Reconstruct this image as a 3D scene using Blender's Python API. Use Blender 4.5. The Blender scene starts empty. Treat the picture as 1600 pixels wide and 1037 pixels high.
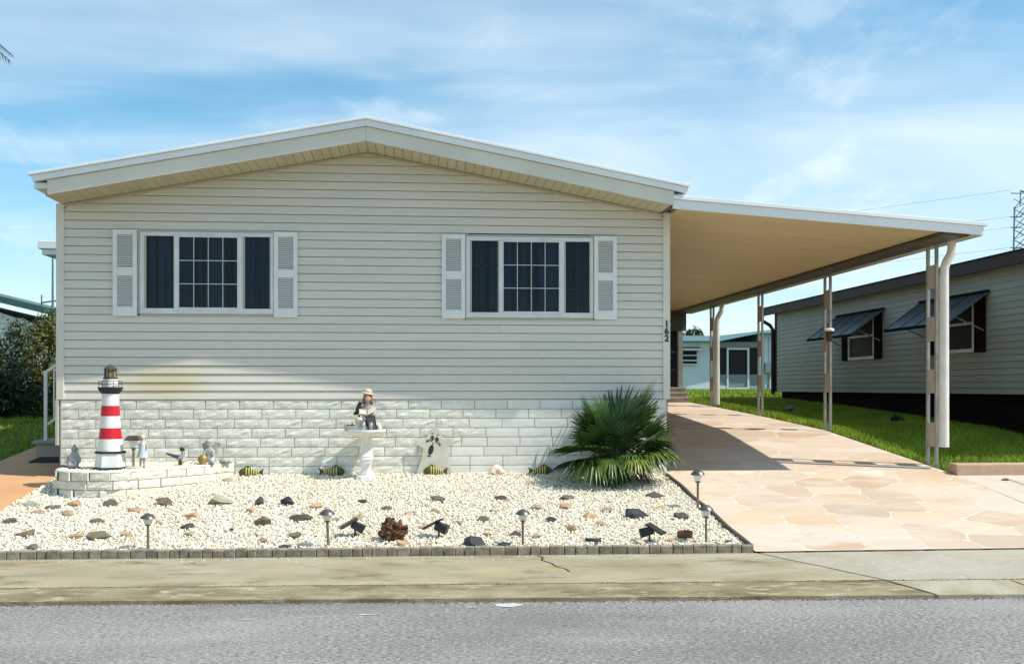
import bpy, math, random
import numpy as np
from mathutils import Vector, Matrix, Euler
random.seed(7); RNG = np.random.default_rng(7)
S = bpy.context.scene
COL = S.collection
R = math.radians
# ------------------------------------------------------------------ camera
cam = bpy.data.cameras.new('camera'); co = bpy.data.objects.new('camera', cam); COL.objects.link(co)
co.location = (0.5626, -13.025, 1.6); co.rotation_euler = (R(90), 0, -0.0877)
cam.sensor_width = 36; cam.lens = 36 * 1675.9 / 1600; cam.shift_y = 0.0540
cam.clip_end = 3000; cam.clip_start = 0.1
S.camera = co
# ------------------------------------------------------------------ light
SUN = Vector((0.747, -0.236, 1.0)).normalized()
sl = bpy.data.lights.new('sun', 'SUN'); so = bpy.data.objects.new('sun', sl); COL.objects.link(so)
sl.energy = 3.7; sl.angle = R(0.55); sl.color = (1.0, 0.95, 0.86)
so.location = (20, -10, 30); so.rotation_euler = (-SUN).to_track_quat('-Z', 'Y').to_euler()
W = bpy.data.worlds.new('World'); S.world = W; W.use_nodes = True
nt = W.node_tree; N = nt.nodes; L = nt.links
for n in list(N): N.remove(n)
def nd(tree, typ, **kw):
    n = tree.nodes.new(typ)
    for k, v in kw.items():
        if hasattr(n, k): setattr(n, k, v)
    return n
sky = nd(nt, 'ShaderNodeTexSky', sky_type='NISHITA', sun_disc=False)
sky.sun_elevation = math.asin(SUN.z); sky.sun_rotation = math.atan2(SUN.x, SUN.y)
sky.air_density = 1.0; sky.dust_density = 0.35; sky.ozone_density = 3.5
tc = nd(nt, 'ShaderNodeTexCoord')
sep = nd(nt, 'ShaderNodeSeparateXYZ'); L.new(tc.outputs['Generated'], sep.inputs[0])
def wm(op, a, b):
    m = nd(nt, 'ShaderNodeMath', operation=op)
    for i, v in enumerate((a, b)):
        if v is None: continue
        if isinstance(v, (int, float)): m.inputs[i].default_value = v
        else: L.new(v, m.inputs[i])
    return m.outputs[0]
zz = wm('ADD', wm('ABSOLUTE', sep.outputs['Z'], None), 0.16)
cmb = nd(nt, 'ShaderNodeCombineXYZ')
L.new(wm('DIVIDE', sep.outputs['X'], zz), cmb.inputs[0]); L.new(wm('DIVIDE', sep.outputs['Y'], zz), cmb.inputs[1])
def wnoise(scale, loc, rot, sc, detail, rough, dist, lo, hi):
    mp = nd(nt, 'ShaderNodeMapping'); L.new(cmb.outputs[0], mp.inputs[0])
    mp.inputs['Location'].default_value = loc; mp.inputs['Rotation'].default_value = (0, 0, R(rot)); mp.inputs['Scale'].default_value = sc
    no = nd(nt, 'ShaderNodeTexNoise'); L.new(mp.outputs[0], no.inputs['Vector'])
    no.inputs['Scale'].default_value = scale; no.inputs['Detail'].default_value = detail
    no.inputs['Roughness'].default_value = rough; no.inputs['Distortion'].default_value = dist
    mr = nd(nt, 'ShaderNodeMapRange', interpolation_type='SMOOTHSTEP'); L.new(no.outputs['Fac'], mr.inputs[0])
    mr.inputs[1].default_value = lo; mr.inputs[2].default_value = hi
    return mr.outputs[0]
c1 = wnoise(1.3, (1.7, 0.6, 0), 40, (0.45, 1.3, 1), 6, 0.52, 1.0, 0.40, 0.76)
c2 = wnoise(0.55, (4.1, 2.2, 0), 30, (0.6, 1.3, 1), 5, 0.55, 0.8, 0.40, 0.66)
c3 = wnoise(2.2, (0.3, 7.7, 0), 0, (1, 0.6, 1), 8, 0.6, 0.2, 0.55, 0.68)
cf = wm('ADD', wm('MULTIPLY', c1, 0.34), wm('MULTIPLY', c2, 0.40))
cf = wm('ADD', cf, wm('MULTIPLY', c3, 0.20)); hz_ = nd(nt, 'ShaderNodeMapRange', interpolation_type='SMOOTHSTEP'); L.new(sep.outputs['Z'], hz_.inputs[0])
for i_, v_ in enumerate((0.0, 0.20, 0.24, 0.03)): hz_.inputs[i_+1].default_value = v_
cf = wm('MINIMUM', wm('ADD', cf, hz_.outputs[0]), 0.9)
mixc = nd(nt, 'ShaderNodeMix', data_type='RGBA')
hsv = nd(nt, 'ShaderNodeHueSaturation'); hsv.inputs['Hue'].default_value = 0.479; hsv.inputs['Saturation'].default_value = 1.22; hsv.inputs['Value'].default_value = 1.08
L.new(sky.outputs[0], hsv.inputs['Color'])
L.new(cf, mixc.inputs[0]); L.new(hsv.outputs[0], mixc.inputs[6]); mixc.inputs[7].default_value = (6.6, 7.3, 7.8, 1)
bg = nd(nt, 'ShaderNodeBackground'); L.new(mixc.outputs[2], bg.inputs['Color']); bg.inputs['Strength'].default_value = 0.105
ow = nd(nt, 'ShaderNodeOutputWorld'); L.new(bg.outputs[0], ow.inputs[0])
vs = S.view_settings; vs.view_transform = 'Standard'; vs.look = 'None'; vs.gamma = 1; vs.exposure = 0.55
try: vs.use_curve_mapping = False
except Exception: pass
S.cycles.max_bounces = 8; S.cycles.diffuse_bounces = 4; S.cycles.transparent_max_bounces = 12
# ------------------------------------------------------------------ materials
def mat(name, col, rough=0.6, col2=None, scale=4.0, detail=5, lo=0.38, hi=0.62, fine=0.0, fscale=120, bump=0.0, bscale=60,
        metal=0.0, rnd=0.0, spec=0.4, stretch=(1, 1, 1), attr=None, coat=0.0, extra=None):
    m = bpy.data.materials.new(name); m.use_nodes = True
    t = m.node_tree; p = t.nodes['Principled BSDF']; lk = t.links
    p.inputs['Roughness'].default_value = rough; p.inputs['Metallic'].default_value = metal
    p.inputs['Specular IOR Level'].default_value = spec; p.inputs['Coat Weight'].default_value = coat
    tcn = nd(t, 'ShaderNodeTexCoord'); mp = nd(t, 'ShaderNodeMapping'); lk.new(tcn.outputs['Object'], mp.inputs[0])
    mp.inputs['Scale'].default_value = stretch
    oi = nd(t, 'ShaderNodeObjectInfo')
    off = nd(t, 'ShaderNodeVectorMath', operation='ADD'); lk.new(mp.outputs[0], off.inputs[0])
    if rnd:
        ml = nd(t, 'ShaderNodeVectorMath', operation='SCALE'); lk.new(oi.outputs['Location'], ml.inputs[0]); ml.inputs['Scale'].default_value = 1.0
        lk.new(ml.outputs[0], off.inputs[1])
    vec = off.outputs[0]
    def noise(sc, dt, ro=0.55):
        n = nd(t, 'ShaderNodeTexNoise'); lk.new(vec, n.inputs['Vector'])
        n.inputs['Scale'].default_value = sc; n.inputs['Detail'].default_value = dt; n.inputs['Roughness'].default_value = ro
        return n.outputs['Fac']
    def mix(f, a, b, blend='MIX'):
        x = nd(t, 'ShaderNodeMix', data_type='RGBA', blend_type=blend)
        for i, v in ((0, f), (6, a), (7, b)):
            if isinstance(v, (int, float)): x.inputs[i].default_value = v
            elif isinstance(v, tuple): x.inputs[i].default_value = v + (1,) if len(v) == 3 else v
            else: lk.new(v, x.inputs[i])
        return x.outputs[2]
    def rng(f, a, b, c=0.0, d=1.0):
        x = nd(t, 'ShaderNodeMapRange'); lk.new(f, x.inputs[0])
        for i, v in enumerate((a, b, c, d)): x.inputs[i + 1].default_value = v
        return x.outputs[0]
    c = tuple(col)
    cur = None
    if attr:
        an = nd(t, 'ShaderNodeAttribute'); an.attribute_name = attr; cur = an.outputs['Color']
    if col2 is not None:
        cur = mix(rng(noise(scale, detail), lo, hi), cur if cur is not None else c, tuple(col2))
    if extra:
        for (ec, es, elo, ehi, st) in extra:
            cur = mix(rng(noise(es, 6, 0.65), elo, ehi, 0, st), cur if cur is not None else c, tuple(ec))
    if fine:
        g = rng(noise(fscale, 3, 0.7), 0.3, 0.7, 1 - fine, 1 + fine)
        gr = nd(t, 'ShaderNodeCombineColor'); [lk.new(g, gr.inputs[i]) for i in range(3)]
        cur = mix(1.0, cur if cur is not None else c, gr.outputs[0], 'MULTIPLY')
    if rnd:
        g = rng(oi.outputs['Random'], 0, 1, 1 - rnd, 1 + rnd)
        gr = nd(t, 'ShaderNodeCombineColor'); [lk.new(g, gr.inputs[i]) for i in range(3)]
        cur = mix(1.0, cur if cur is not None else c, gr.outputs[0], 'MULTIPLY')
    if cur is None: p.inputs['Base Color'].default_value = c + (1,)
    else: lk.new(cur, p.inputs['Base Color'])
    if bump:
        b = nd(t, 'ShaderNodeBump'); b.inputs['Strength'].default_value = bump; b.inputs['Distance'].default_value = 0.02
        lk.new(noise(bscale, 5, 0.6), b.inputs['Height']); lk.new(b.outputs[0], p.inputs['Normal'])
    return m
def glass_mat(name, tint, refl=0.06):
    m = bpy.data.materials.new(name); m.use_nodes = True; t = m.node_tree; t.nodes.clear()
    o = nd(t, 'ShaderNodeOutputMaterial'); tr = nd(t, 'ShaderNodeBsdfTransparent'); gl = nd(t, 'ShaderNodeBsdfGlossy')
    tr.inputs[0].default_value = tint + (1,); gl.inputs['Roughness'].default_value = 0.03
    fr = nd(t, 'ShaderNodeFresnel'); fr.inputs['IOR'].default_value = 1.33
    mx = nd(t, 'ShaderNodeMixShader'); t.links.new(fr.outputs[0], mx.inputs[0]); t.links.new(tr.outputs[0], mx.inputs[1]); t.links.new(gl.outputs[0], mx.inputs[2])
    t.links.new(mx.outputs[0], o.inputs[0]); return m
M = {}
M['siding'] = mat('vinyl siding', (0.70, 0.668, 0.585), 0.5, (0.66, 0.63, 0.55), 0.7, fine=0.03, fscale=40, bump=0.10, bscale=6, stretch=(0.3, 1, 3), rnd=0.03,
                  extra=[((0.56, 0.53, 0.45), 1.7, 0.55, 0.78, 0.45)])
def soft_patch(m, c, rad, col, f):
    t = m.node_tree; p = t.nodes['Principled BSDF']; src = p.inputs['Base Color'].links[0].from_socket
    tcn = nd(t, 'ShaderNodeTexCoord'); mp = nd(t, 'ShaderNodeMapping'); t.links.new(tcn.outputs['Object'], mp.inputs[0])
    mp.inputs['Location'].default_value = tuple(-v/r for v, r in zip(c, rad)); mp.inputs['Scale'].default_value = tuple(1/r for r in rad)
    ln = nd(t, 'ShaderNodeVectorMath', operation='LENGTH'); t.links.new(mp.outputs[0], ln.inputs[0])
    mr = nd(t, 'ShaderNodeMapRange', interpolation_type='SMOOTHSTEP'); t.links.new(ln.outputs['Value'], mr.inputs[0])
    for i, v in enumerate((0.1, 1.0, f, 0.0)): mr.inputs[i+1].default_value = v
    mx = nd(t, 'ShaderNodeMix', data_type='RGBA'); t.links.new(mr.outputs[0], mx.inputs[0]); t.links.new(src, mx.inputs[6]); mx.inputs[7].default_value = col + (1,)
    t.links.new(mx.outputs[2], p.inputs['Base Color'])
soft_patch(M['siding'], (-2.42, 0, 1.15), (.75, .5, .30), (.60, .48, .20), .6)  # soft yellow patch low on the left siding
M['trim'] = mat('beige trim', (0.72, 0.69, 0.60), 0.5, (0.66, 0.635, 0.55), 1.5, fine=0.02)
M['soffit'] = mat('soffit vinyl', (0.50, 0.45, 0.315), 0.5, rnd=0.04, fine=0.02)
M['white'] = mat('white paint', (0.80, 0.80, 0.78), 0.42, (0.74, 0.74, 0.71), 3, fine=0.02)
M['roofwhite'] = mat('white roof metal', (0.84, 0.86, 0.88), 0.35, (0.77, 0.80, 0.82), 1.2, fine=0.03)
M['brick'] = mat('white painted slump brick', (0.80, 0.79, 0.70), 0.5, (0.72, 0.71, 0.62), 9, rnd=0.05, bump=0.5, bscale=48, fine=0.04, fscale=90)
M['brick3'] = mat('smooth white painted brick', (0.80, 0.80, 0.72), 0.5, (0.75, 0.75, 0.67), 4, rnd=0.04, bump=0.14, bscale=30, fine=0.03, fscale=90)
M['mortar2'] = mat('cream mortar', (0.60, 0.57, 0.47), 0.8, fine=0.1)
M['brick2'] = mat('cream painted planter brick', (0.78, 0.75, 0.65), 0.5, (0.66, 0.62, 0.50), 8, rnd=0.05, bump=0.5, bscale=40, fine=0.05)
M['mortar'] = mat('painted mortar', (0.52, 0.52, 0.46), 0.8, fine=0.1)
M['gravel'] = mat('marble chips', (0.8, 0.76, 0.66), 0.55, attr='tint', fine=0.05, fscale=200)
M['gravelbed'] = mat('gravel bed', (0.62, 0.57, 0.46), 0.9, (0.45, 0.40, 0.31), 60, fine=0.25, fscale=150)
M['asphalt'] = mat('worn asphalt', (0.38, 0.372, 0.35), 0.9, (0.155, 0.152, 0.143), 48, 7, 0.38, 0.60, fine=0.5, fscale=95, bump=0.9, bscale=55, spec=0.2,
                   extra=[((0.39, 0.38, 0.355), 0.8, 0.46, 0.66, 0.55), ((0.17, 0.167, 0.155), 0.55, 0.48, 0.66, 0.6), ((0.56, 0.545, 0.51), 44, 0.59, 0.66, 0.85), ((0.04, 0.04, 0.038), 30, 0.60, 0.67, 0.85)], stretch=(0.55, 1.2, 1))
M['concrete'] = mat('stained concrete', (0.355, 0.312, 0.215), 0.85, (0.28, 0.24, 0.15), 1.6, 6, fine=0.12, fscale=140, bump=0.25, bscale=90,
                    extra=[((0.40, 0.37, 0.28), 0.9, 0.50, 0.66, 0.8), ((0.13, 0.105, 0.05), 2.8, 0.55, 0.68, 0.75), ((0.50, 0.34, 0.13), 1.1, 0.57, 0.70, 0.6), ((0.60, 0.56, 0.46), 70, 0.63, 0.68, 0.6)], stretch=(0.7, 1.6, 1))
M['curb'] = mat('mossy curb concrete', (0.30, 0.255, 0.155), 0.9, (0.20, 0.16, 0.085), 3.0, 6, fine=0.2, fscale=120, bump=0.6, bscale=60,
                extra=[((0.12, 0.09, 0.045), 3.4, 0.50, 0.66, 0.8), ((0.50, 0.44, 0.32), 9, 0.54, 0.66, 0.8), ((0.42, 0.36, 0.24), 1.4, 0.5, 0.66, 0.6)], stretch=(0.6, 2.5, 1))
M['concrete_r'] = mat('pale concrete', (0.40, 0.365, 0.29), 0.85, (0.34, 0.31, 0.235), 1.8, 6, fine=0.14, fscale=150, bump=0.25, bscale=90,
                      extra=[((0.57, 0.54, 0.46), 12, 0.56, 0.70, 0.6), ((0.46, 0.36, 0.18), 1.0, 0.62, 0.75, 0.5)])
M['curb_r'] = mat('pale curb concrete', (0.40, 0.365, 0.27), 0.9, (0.31, 0.275, 0.185), 3.5, 6, fine=0.15, bump=0.4, bscale=70)
M['flag'] = mat('painted flagstone', (0.62, 0.52, 0.40), 0.6, attr='tint', fine=0.05, fscale=60, bump=0.12, bscale=30,
                extra=[((0.55, 0.38, 0.24), 2.4, 0.50, 0.68, 0.55), ((0.64, 0.55, 0.46), 1.5, 0.46, 0.64, 0.8), ((0.40, 0.32, 0.25), 3.1, 0.56, 0.72, 0.45)], stretch=(0.5, 1.3, 1))
M['joint'] = mat('pale flagstone joint', (0.72, 0.65, 0.54), 0.7, (0.60, 0.50, 0.39), 5, fine=0.06)
M['slab'] = mat('pale pink slab', (0.60, 0.52, 0.44), 0.75, (0.54, 0.45, 0.37), 2.5, fine=0.08, bump=0.1)
M['pinkcurb'] = mat('pink painted curb block', (0.52, 0.36, 0.25), 0.75, (0.44, 0.29, 0.19), 5, fine=0.1, bump=0.2)
M['path'] = mat('orange painted path', (0.60, 0.33, 0.15), 0.7, (0.52, 0.28, 0.13), 2.2, fine=0.06, bump=0.1)
M['edgeblock'] = mat('grey edging block', (0.31, 0.275, 0.21), 0.85, (0.19, 0.165, 0.115), 14, rnd=0.14, fine=0.15, bump=0.4, bscale=60)
M['darkstrip'] = mat('dark edging', (0.075, 0.06, 0.05), 0.7, fine=0.15)
M['crack'] = mat('dirt in crack', (0.045, 0.035, 0.022), 0.95, fine=0.3)
M['ground'] = mat('soil', (0.10, 0.085, 0.05), 0.95, (0.06, 0.075, 0.03), 0.5, fine=0.2)
M['turf'] = mat('turf under grass', (0.075, 0.115, 0.02), 0.95, (0.055, 0.085, 0.018), 3, fine=0.3)
M['grass'] = mat('grass blades', (0.1, 0.2, 0.03), 0.6, attr='tint', spec=0.12)
M['leaf'] = mat('leaves', (0.05, 0.09, 0.025), 0.5, attr='tint', spec=0.3)
M['bark'] = mat('bark', (0.12, 0.085, 0.055), 0.9, (0.07, 0.05, 0.035), 12, bump=0.6, bscale=25)
M['fan'] = mat('fan palm leaf', (0.022, 0.064, 0.014), 0.30, (0.065, 0.125, 0.02), 2.5, spec=0.5, rnd=0.45)
M['petiole'] = mat('palm stem', (0.10, 0.14, 0.04), 0.45, rnd=0.1)
M['frame'] = mat('white window frame', (0.72, 0.73, 0.72), 0.4, (0.64, 0.65, 0.64), 4, fine=0.02)
M['tan'] = mat('tan frame surround', (0.46, 0.46, 0.40), 0.5, fine=0.03)
M['glass'] = glass_mat('window glass', (0.34, 0.47, 0.54))
M['screen'] = mat('dark insect screen', (0.012, 0.014, 0.014), 0.6, spec=0.3)
M['inside'] = mat('dim room', (0.035, 0.045, 0.055), 0.9)
M['curtain'] = mat('blue grey curtain', (0.66, 0.76, 0.80), 0.9, (0.03, 0.055, 0.085), 2.2, 2, 0.47, 0.60, stretch=(6, 1, 0.10))  # light and shade of the folds painted in as vertical stripes
M['muntin'] = mat('grey muntin', (0.50, 0.53, 0.55), 0.5)
M['muntin_dim'] = mat('muntin behind screen', (0.42, 0.45, 0.47), 0.5)
M['ceil'] = mat('carport ceiling', (0.56, 0.45, 0.265), 0.5, (0.50, 0.395, 0.225), 1.2, fine=0.03, bump=0.03, bscale=12, stretch=(0.4, 3, 1))
M['bronze'] = mat('weathered beam', (0.10, 0.088, 0.068), 0.45, (0.075, 0.066, 0.052), 4, fine=0.05)
M['alu'] = mat('grey aluminium tube', (0.34, 0.34, 0.31), 0.4, (0.26, 0.26, 0.24), 7, metal=0.15, fine=0.05)
M['panel'] = mat('beige post panel', (0.46, 0.42, 0.355), 0.5, (0.41, 0.37, 0.305), 6)
M['pipe'] = mat('cream downspout', (0.74, 0.72, 0.66), 0.4, (0.67, 0.64, 0.57), 3)
M['dark'] = mat('black plastic', (0.018, 0.019, 0.021), 0.4, (0.03, 0.03, 0.032), 20)
M['darkbrown'] = mat('dark brown paint', (0.008, 0.006, 0.005), 0.9, fine=0.1, spec=0.1)
M['nsiding'] = mat('grey green siding', (0.31, 0.335, 0.275), 0.6, (0.27, 0.295, 0.24), 0.8, rnd=0.05, fine=0.03)
M['nroof'] = mat('dark brown fascia', (0.038, 0.026, 0.021), 0.6, (0.030, 0.020, 0.017), 3, spec=0.2)
M['awning'] = mat('dark awning metal', (0.12, 0.145, 0.15), 0.3, (0.095, 0.118, 0.125), 3, metal=0.3, spec=0.6)
M['blue'] = mat('pale blue paint', (0.66, 0.74, 0.74), 0.6, (0.62, 0.71, 0.72), 1, fine=0.03)
M['bluetrim'] = mat('blue roof trim', (0.30, 0.48, 0.55), 0.45, fine=0.05)
M['meter'] = mat('grey meter box', (0.22, 0.25, 0.25), 0.5, fine=0.05)
M['green'] = mat('green roof metal', (0.035, 0.10, 0.085), 0.4, (0.05, 0.13, 0.11), 4)
M['steel'] = mat('galvanised steel', (0.20, 0.22, 0.24), 0.5, (0.15, 0.165, 0.18), 6)
M['wire'] = mat('weathered wire', (0.34, 0.37, 0.40), 0.5)
M['tread'] = mat('step tread', (0.40, 0.36, 0.29), 0.8, (0.32, 0.29, 0.23), 6, fine=0.1)
M['ghostwhite'] = mat('weathered white plywood', (0.66, 0.64, 0.53), 0.6, (0.58, 0.55, 0.44), 7, fine=0.06)
M['red'] = mat('red band paint', (0.60, 0.012, 0.03), 0.4, (0.52, 0.01, 0.025), 5)
M['lwhite'] = mat('lighthouse white paint', (0.80, 0.79, 0.75), 0.45, (0.72, 0.71, 0.66), 5)
M['navy'] = mat('black gallery paint', (0.02, 0.024, 0.032), 0.5, fine=0.1)
M['brass'] = mat('aged lantern glass', (0.30, 0.24, 0.10), 0.3, (0.12, 0.095, 0.05), 14, spec=0.6)
M['bronze2'] = mat('dark bronze', (0.075, 0.06, 0.045), 0.45, (0.05, 0.04, 0.032), 10)
M['cap'] = mat('path light metal', (0.22, 0.20, 0.19), 0.3, (0.15, 0.13, 0.12), 12, metal=0.7)
M['stake'] = mat('weathered stake', (0.24, 0.185, 0.14), 0.45, (0.17, 0.13, 0.10), 14, metal=0.2)
M['lens'] = mat('frosted lens', (0.72, 0.71, 0.65), 0.25, spec=0.6)
M['stone'] = mat('cast stone white', (0.80, 0.79, 0.75), 0.6, (0.72, 0.71, 0.66), 9, fine=0.05, bump=0.15, bscale=70)
M['statue'] = mat('silvery statue', (0.46, 0.48, 0.46), 0.45, (0.22, 0.23, 0.22), 26, fine=0.1, bump=0.3, bscale=60)
M['gold'] = mat('dull gold', (0.42, 0.31, 0.09), 0.4, (0.28, 0.20, 0.06), 16, metal=0.3)
M['skin'] = mat('painted skin', (0.62, 0.42, 0.32), 0.5, (0.55, 0.36, 0.27), 20)
M['dress'] = mat('pale blue dress', (0.52, 0.60, 0.68), 0.6, (0.44, 0.52, 0.60), 18)
M['hair'] = mat('brown hair', (0.30, 0.15, 0.085), 0.5, (0.20, 0.09, 0.05), 30)
M['cream'] = mat('cream resin', (0.70, 0.60, 0.46), 0.5, (0.60, 0.50, 0.37), 18)
M['grey'] = mat('slate grey', (0.11, 0.115, 0.125), 0.5, (0.08, 0.085, 0.09), 12)
M['fishdark'] = mat('olive fish paint', (0.10, 0.10, 0.022), 0.4, (0.05, 0.05, 0.018), 14)
M['yellow'] = mat('yellow stripe paint', (0.62, 0.54, 0.17), 0.45)
M['tin'] = mat('silver tin', (0.40, 0.44, 0.46), 0.35, (0.30, 0.33, 0.35), 9, metal=0.4)
M['drift'] = mat('knotted brown wood', (0.16, 0.075, 0.035), 0.75, (0.07, 0.03, 0.015), 18, bump=0.8, bscale=40, fine=0.2)
M['shell'] = mat('shell', (0.72, 0.60, 0.48), 0.35, (0.62, 0.48, 0.36), 10)
M['number'] = mat('black house number', (0.012, 0.012, 0.012), 0.4)
M['mat'] = mat('dark door mat', (0.03, 0.027, 0.025), 0.95, fine=0.3)
M['paintw'] = mat('spilt white paint', (0.50, 0.50, 0.48), 0.8, fine=0.25, fscale=60)
ROCK = {}
for k, c in dict(brown=(0.18, 0.13, 0.085), dark=(0.095, 0.078, 0.066), peach=(0.52, 0.34, 0.20), tan=(0.42, 0.32, 0.20), grey=(0.17, 0.155, 0.13),
                 olive=(0.16, 0.145, 0.085), slate=(0.048, 0.051, 0.058), sage=(0.36, 0.36, 0.26), red=(0.19, 0.075, 0.045), sand=(0.58, 0.49, 0.35)).items():
    ROCK[k] = mat('rock ' + k, c, 0.8, tuple(v * 0.7 for v in c), 16, rnd=0.12, fine=0.15, bump=0.5, bscale=50)
# ------------------------------------------------------------------ mesh builder
class MB:
    def __init__(s): s.v = []; s.f = []
    def add(s, vs, fs):
        b = len(s.v); s.v += [tuple(p) for p in vs]; s.f += [tuple(i + b for i in f) for f in fs]; return s
    def box(s, x0, x1, y0, y1, z0, z1):
        return s.add([(x0,y0,z0),(x1,y0,z0),(x1,y1,z0),(x0,y1,z0),(x0,y0,z1),(x1,y0,z1),(x1,y1,z1),(x0,y1,z1)],
                     [(0,3,2,1),(4,5,6,7),(0,1,5,4),(1,2,6,5),(2,3,7,6),(3,0,4,7)])
    def hexa(s, p):   # eight points: bottom 0-3, top 4-7
        return s.add(p, [(0,3,2,1),(4,5,6,7),(0,1,5,4),(1,2,6,5),(2,3,7,6),(3,0,4,7)])
    def bar(s, a, b, w, h=None, up=(0,0,1)):
        a = Vector(a); b = Vector(b); d = (b - a).normalized(); u = Vector(up)
        if abs(d.dot(u)) > 0.98: u = Vector((1,0,0))
        x = d.cross(u).normalized() * w / 2; y = x.cross(d).normalized() * (h or w) / 2
        return s.hexa([a-x-y, a+x-y, a+x+y, a-x+y, b-x-y, b+x-y, b+x+y, b-x+y])
    def tube(s, pts, r, n=10, cap=True):
        pts = [Vector(p) for p in pts]; m = len(pts); rr = r if isinstance(r, (list, tuple)) else [r] * m
        vs = []; fs = []
        u = None
        for i, p in enumerate(pts):
            d = (pts[min(i+1, m-1)] - pts[max(i-1, 0)]).normalized()
            if u is None:
                u = Vector((0,0,1)) if abs(d.z) < 0.9 else Vector((1,0,0))
            u = (u - d * u.dot(d)).normalized(); w = d.cross(u)
            for k in range(n):
                a = 2 * math.pi * k / n; vs.append(p + (u * math.cos(a) + w * math.sin(a)) * rr[i])
        for i in range(m - 1):
            for k in range(n):
                k2 = (k + 1) % n; fs.append((i*n+k, i*n+k2, (i+1)*n+k2, (i+1)*n+k))
        if cap: fs.append(tuple(range(n))[::-1]); fs.append(tuple((m-1)*n+k for k in range(n)))
        return s.add(vs, fs)
    def lathe(s, prof, n=24, c=(0,0,0), twist=0.0, square=False, ph=0.0):
        vs = []; fs = []; m = len(prof)
        for i, (r, z) in enumerate(prof):
            for k in range(n):
                a = 2 * math.pi * k / n + twist * i + ph
                q = r
                vs.append((c[0] + q * math.cos(a), c[1] + q * math.sin(a), c[2] + z))
        for i in range(m - 1):
            for k in range(n):
                k2 = (k + 1) % n; fs.append((i*n+k, i*n+k2, (i+1)*n+k2, (i+1)*n+k))
        fs.append(tuple(range(n))[::-1]); fs.append(tuple((m-1)*n+k for k in range(n)))
        return s.add(vs, fs)
    def prism(s, poly, z0, z1):   # poly in XY
        n = len(poly)
        vs = [(x, y, z0(x, y) if callable(z0) else z0) for x, y in poly] + [(x, y, z1(x, y) if callable(z1) else z1) for x, y in poly]
        return s.add(vs, [tuple(range(n))[::-1], tuple(range(n, 2*n))] + [(i, (i+1) % n, n + (i+1) % n, n + i) for i in range(n)])
    def slab(s, poly, y0, y1):    # poly in XZ, extruded in Y
        n = len(poly)
        vs = [(x, y0, z) for x, z in poly] + [(x, y1, z) for x, z in poly]
        return s.add(vs, [tuple(range(n)), tuple(range(n, 2*n))[::-1]] + [(i, n + i, n + (i+1) % n, (i+1) % n) for i in range(n)])
    def ell(s, c, r, n=14, m=9, rot=None):
        vs = []; fs = []
        for i in range(m + 1):
            t = math.pi * i / m
            for k in range(n):
                a = 2 * math.pi * k / n
                p = Vector((r[0]*math.sin(t)*math.cos(a), r[1]*math.sin(t)*math.sin(a), r[2]*math.cos(t)))
                if rot: p = rot @ p
                vs.append(Vector(c) + p)
        for i in range(m):
            for k in range(n):
                k2 = (k+1) % n; fs.append((i*n+k, (i+1)*n+k, (i+1)*n+k2, i*n+k2))
        return s.add(vs, fs)
    def build(s, name, m, parent=None, smooth=False, bevel=0.0, off=None):
        o0 = ORG.get(parent.name, Vector()) if parent is not None else Vector(off or (0,0,0))
        me = bpy.data.meshes.new(name); me.from_pydata([(p[0]-o0.x, p[1]-o0.y, p[2]-o0.z) for p in s.v], [], s.f); me.update()
        o = link(name, me, m, parent)
        if parent is None and off: o.location = off
        if smooth:
            for p in me.polygons: p.use_smooth = True
            if smooth == 'auto':
                try: me.set_sharp_from_angle(angle=R(35))
                except Exception: pass
        if bevel:
            b = o.modifiers.new('bevel', 'BEVEL'); b.width = bevel; b.segments = 2; b.limit_method = 'ANGLE'; b.angle_limit = R(40)
        return o
ORG = {}
def link(name, me, m=None, parent=None):
    o = bpy.data.objects.new(name, me); COL.objects.link(o)
    if m is not None and me is not None and not me.materials: me.materials.append(m if not isinstance(m, str) else M[m])
    if parent is not None:
        o.parent = parent; ORG[o.name] = ORG.get(parent.name, Vector()) + o.location
    return o
def tag(o, label=None, cat=None, group=None, kind=None):
    if label: o['label'] = label
    if cat: o['category'] = cat
    if group: o['group'] = group
    if kind: o['kind'] = kind
    return o
def thing(name, label, cat, loc=(0,0,0), group=None):
    o = bpy.data.objects.new(name, None); COL.objects.link(o); o.location = loc; o.empty_display_size = 0.1
    ORG[o.name] = Vector(loc); return tag(o, label, cat, group)
def struct(mb, name, m, **k): return tag(mb.build(name, m if not isinstance(m, str) else M[m], **k), kind='structure')
def piece(name, me, m, parent, loc, rot=None, scale=None):   # a shared mesh placed at a world point (parent is unrotated)
    o = bpy.data.objects.new(name, me); COL.objects.link(o)
    if not me.materials: me.materials.append(M[m] if isinstance(m, str) else m)
    o.parent = parent; o.location = Vector(loc) - ORG.get(parent.name, Vector())
    if rot: o.rotation_euler = rot
    if scale: o.scale = scale
    return o
def copy_tree(o, parent=None):
    c = o.copy(); COL.objects.link(c); c.parent = parent
    for ch in list(o.children): copy_tree(ch, c)
    return c
def npmesh(name, V, F, m, tint=None, per=None):
    V = np.asarray(V, np.float32); F = np.asarray(F, np.int32); k = F.shape[1]
    me = bpy.data.meshes.new(name); me.vertices.add(len(V)); me.vertices.foreach_set('co', V.ravel())
    me.loops.add(F.size); me.loops.foreach_set('vertex_index', F.ravel())
    me.polygons.add(len(F)); me.polygons.foreach_set('loop_start', np.arange(0, F.size, k, dtype=np.int32))
    try: me.polygons.foreach_set('loop_total', np.full(len(F), k, np.int32))
    except Exception: pass
    me.update(calc_edges=True)
    if tint is not None:
        a = me.color_attributes.new('tint', 'FLOAT_COLOR', 'POINT')
        c = np.ones((len(V), 4), np.float32); c[:, :3] = tint; a.data.foreach_set('color', c.ravel())
    me.materials.append(M[m]); return me
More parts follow.
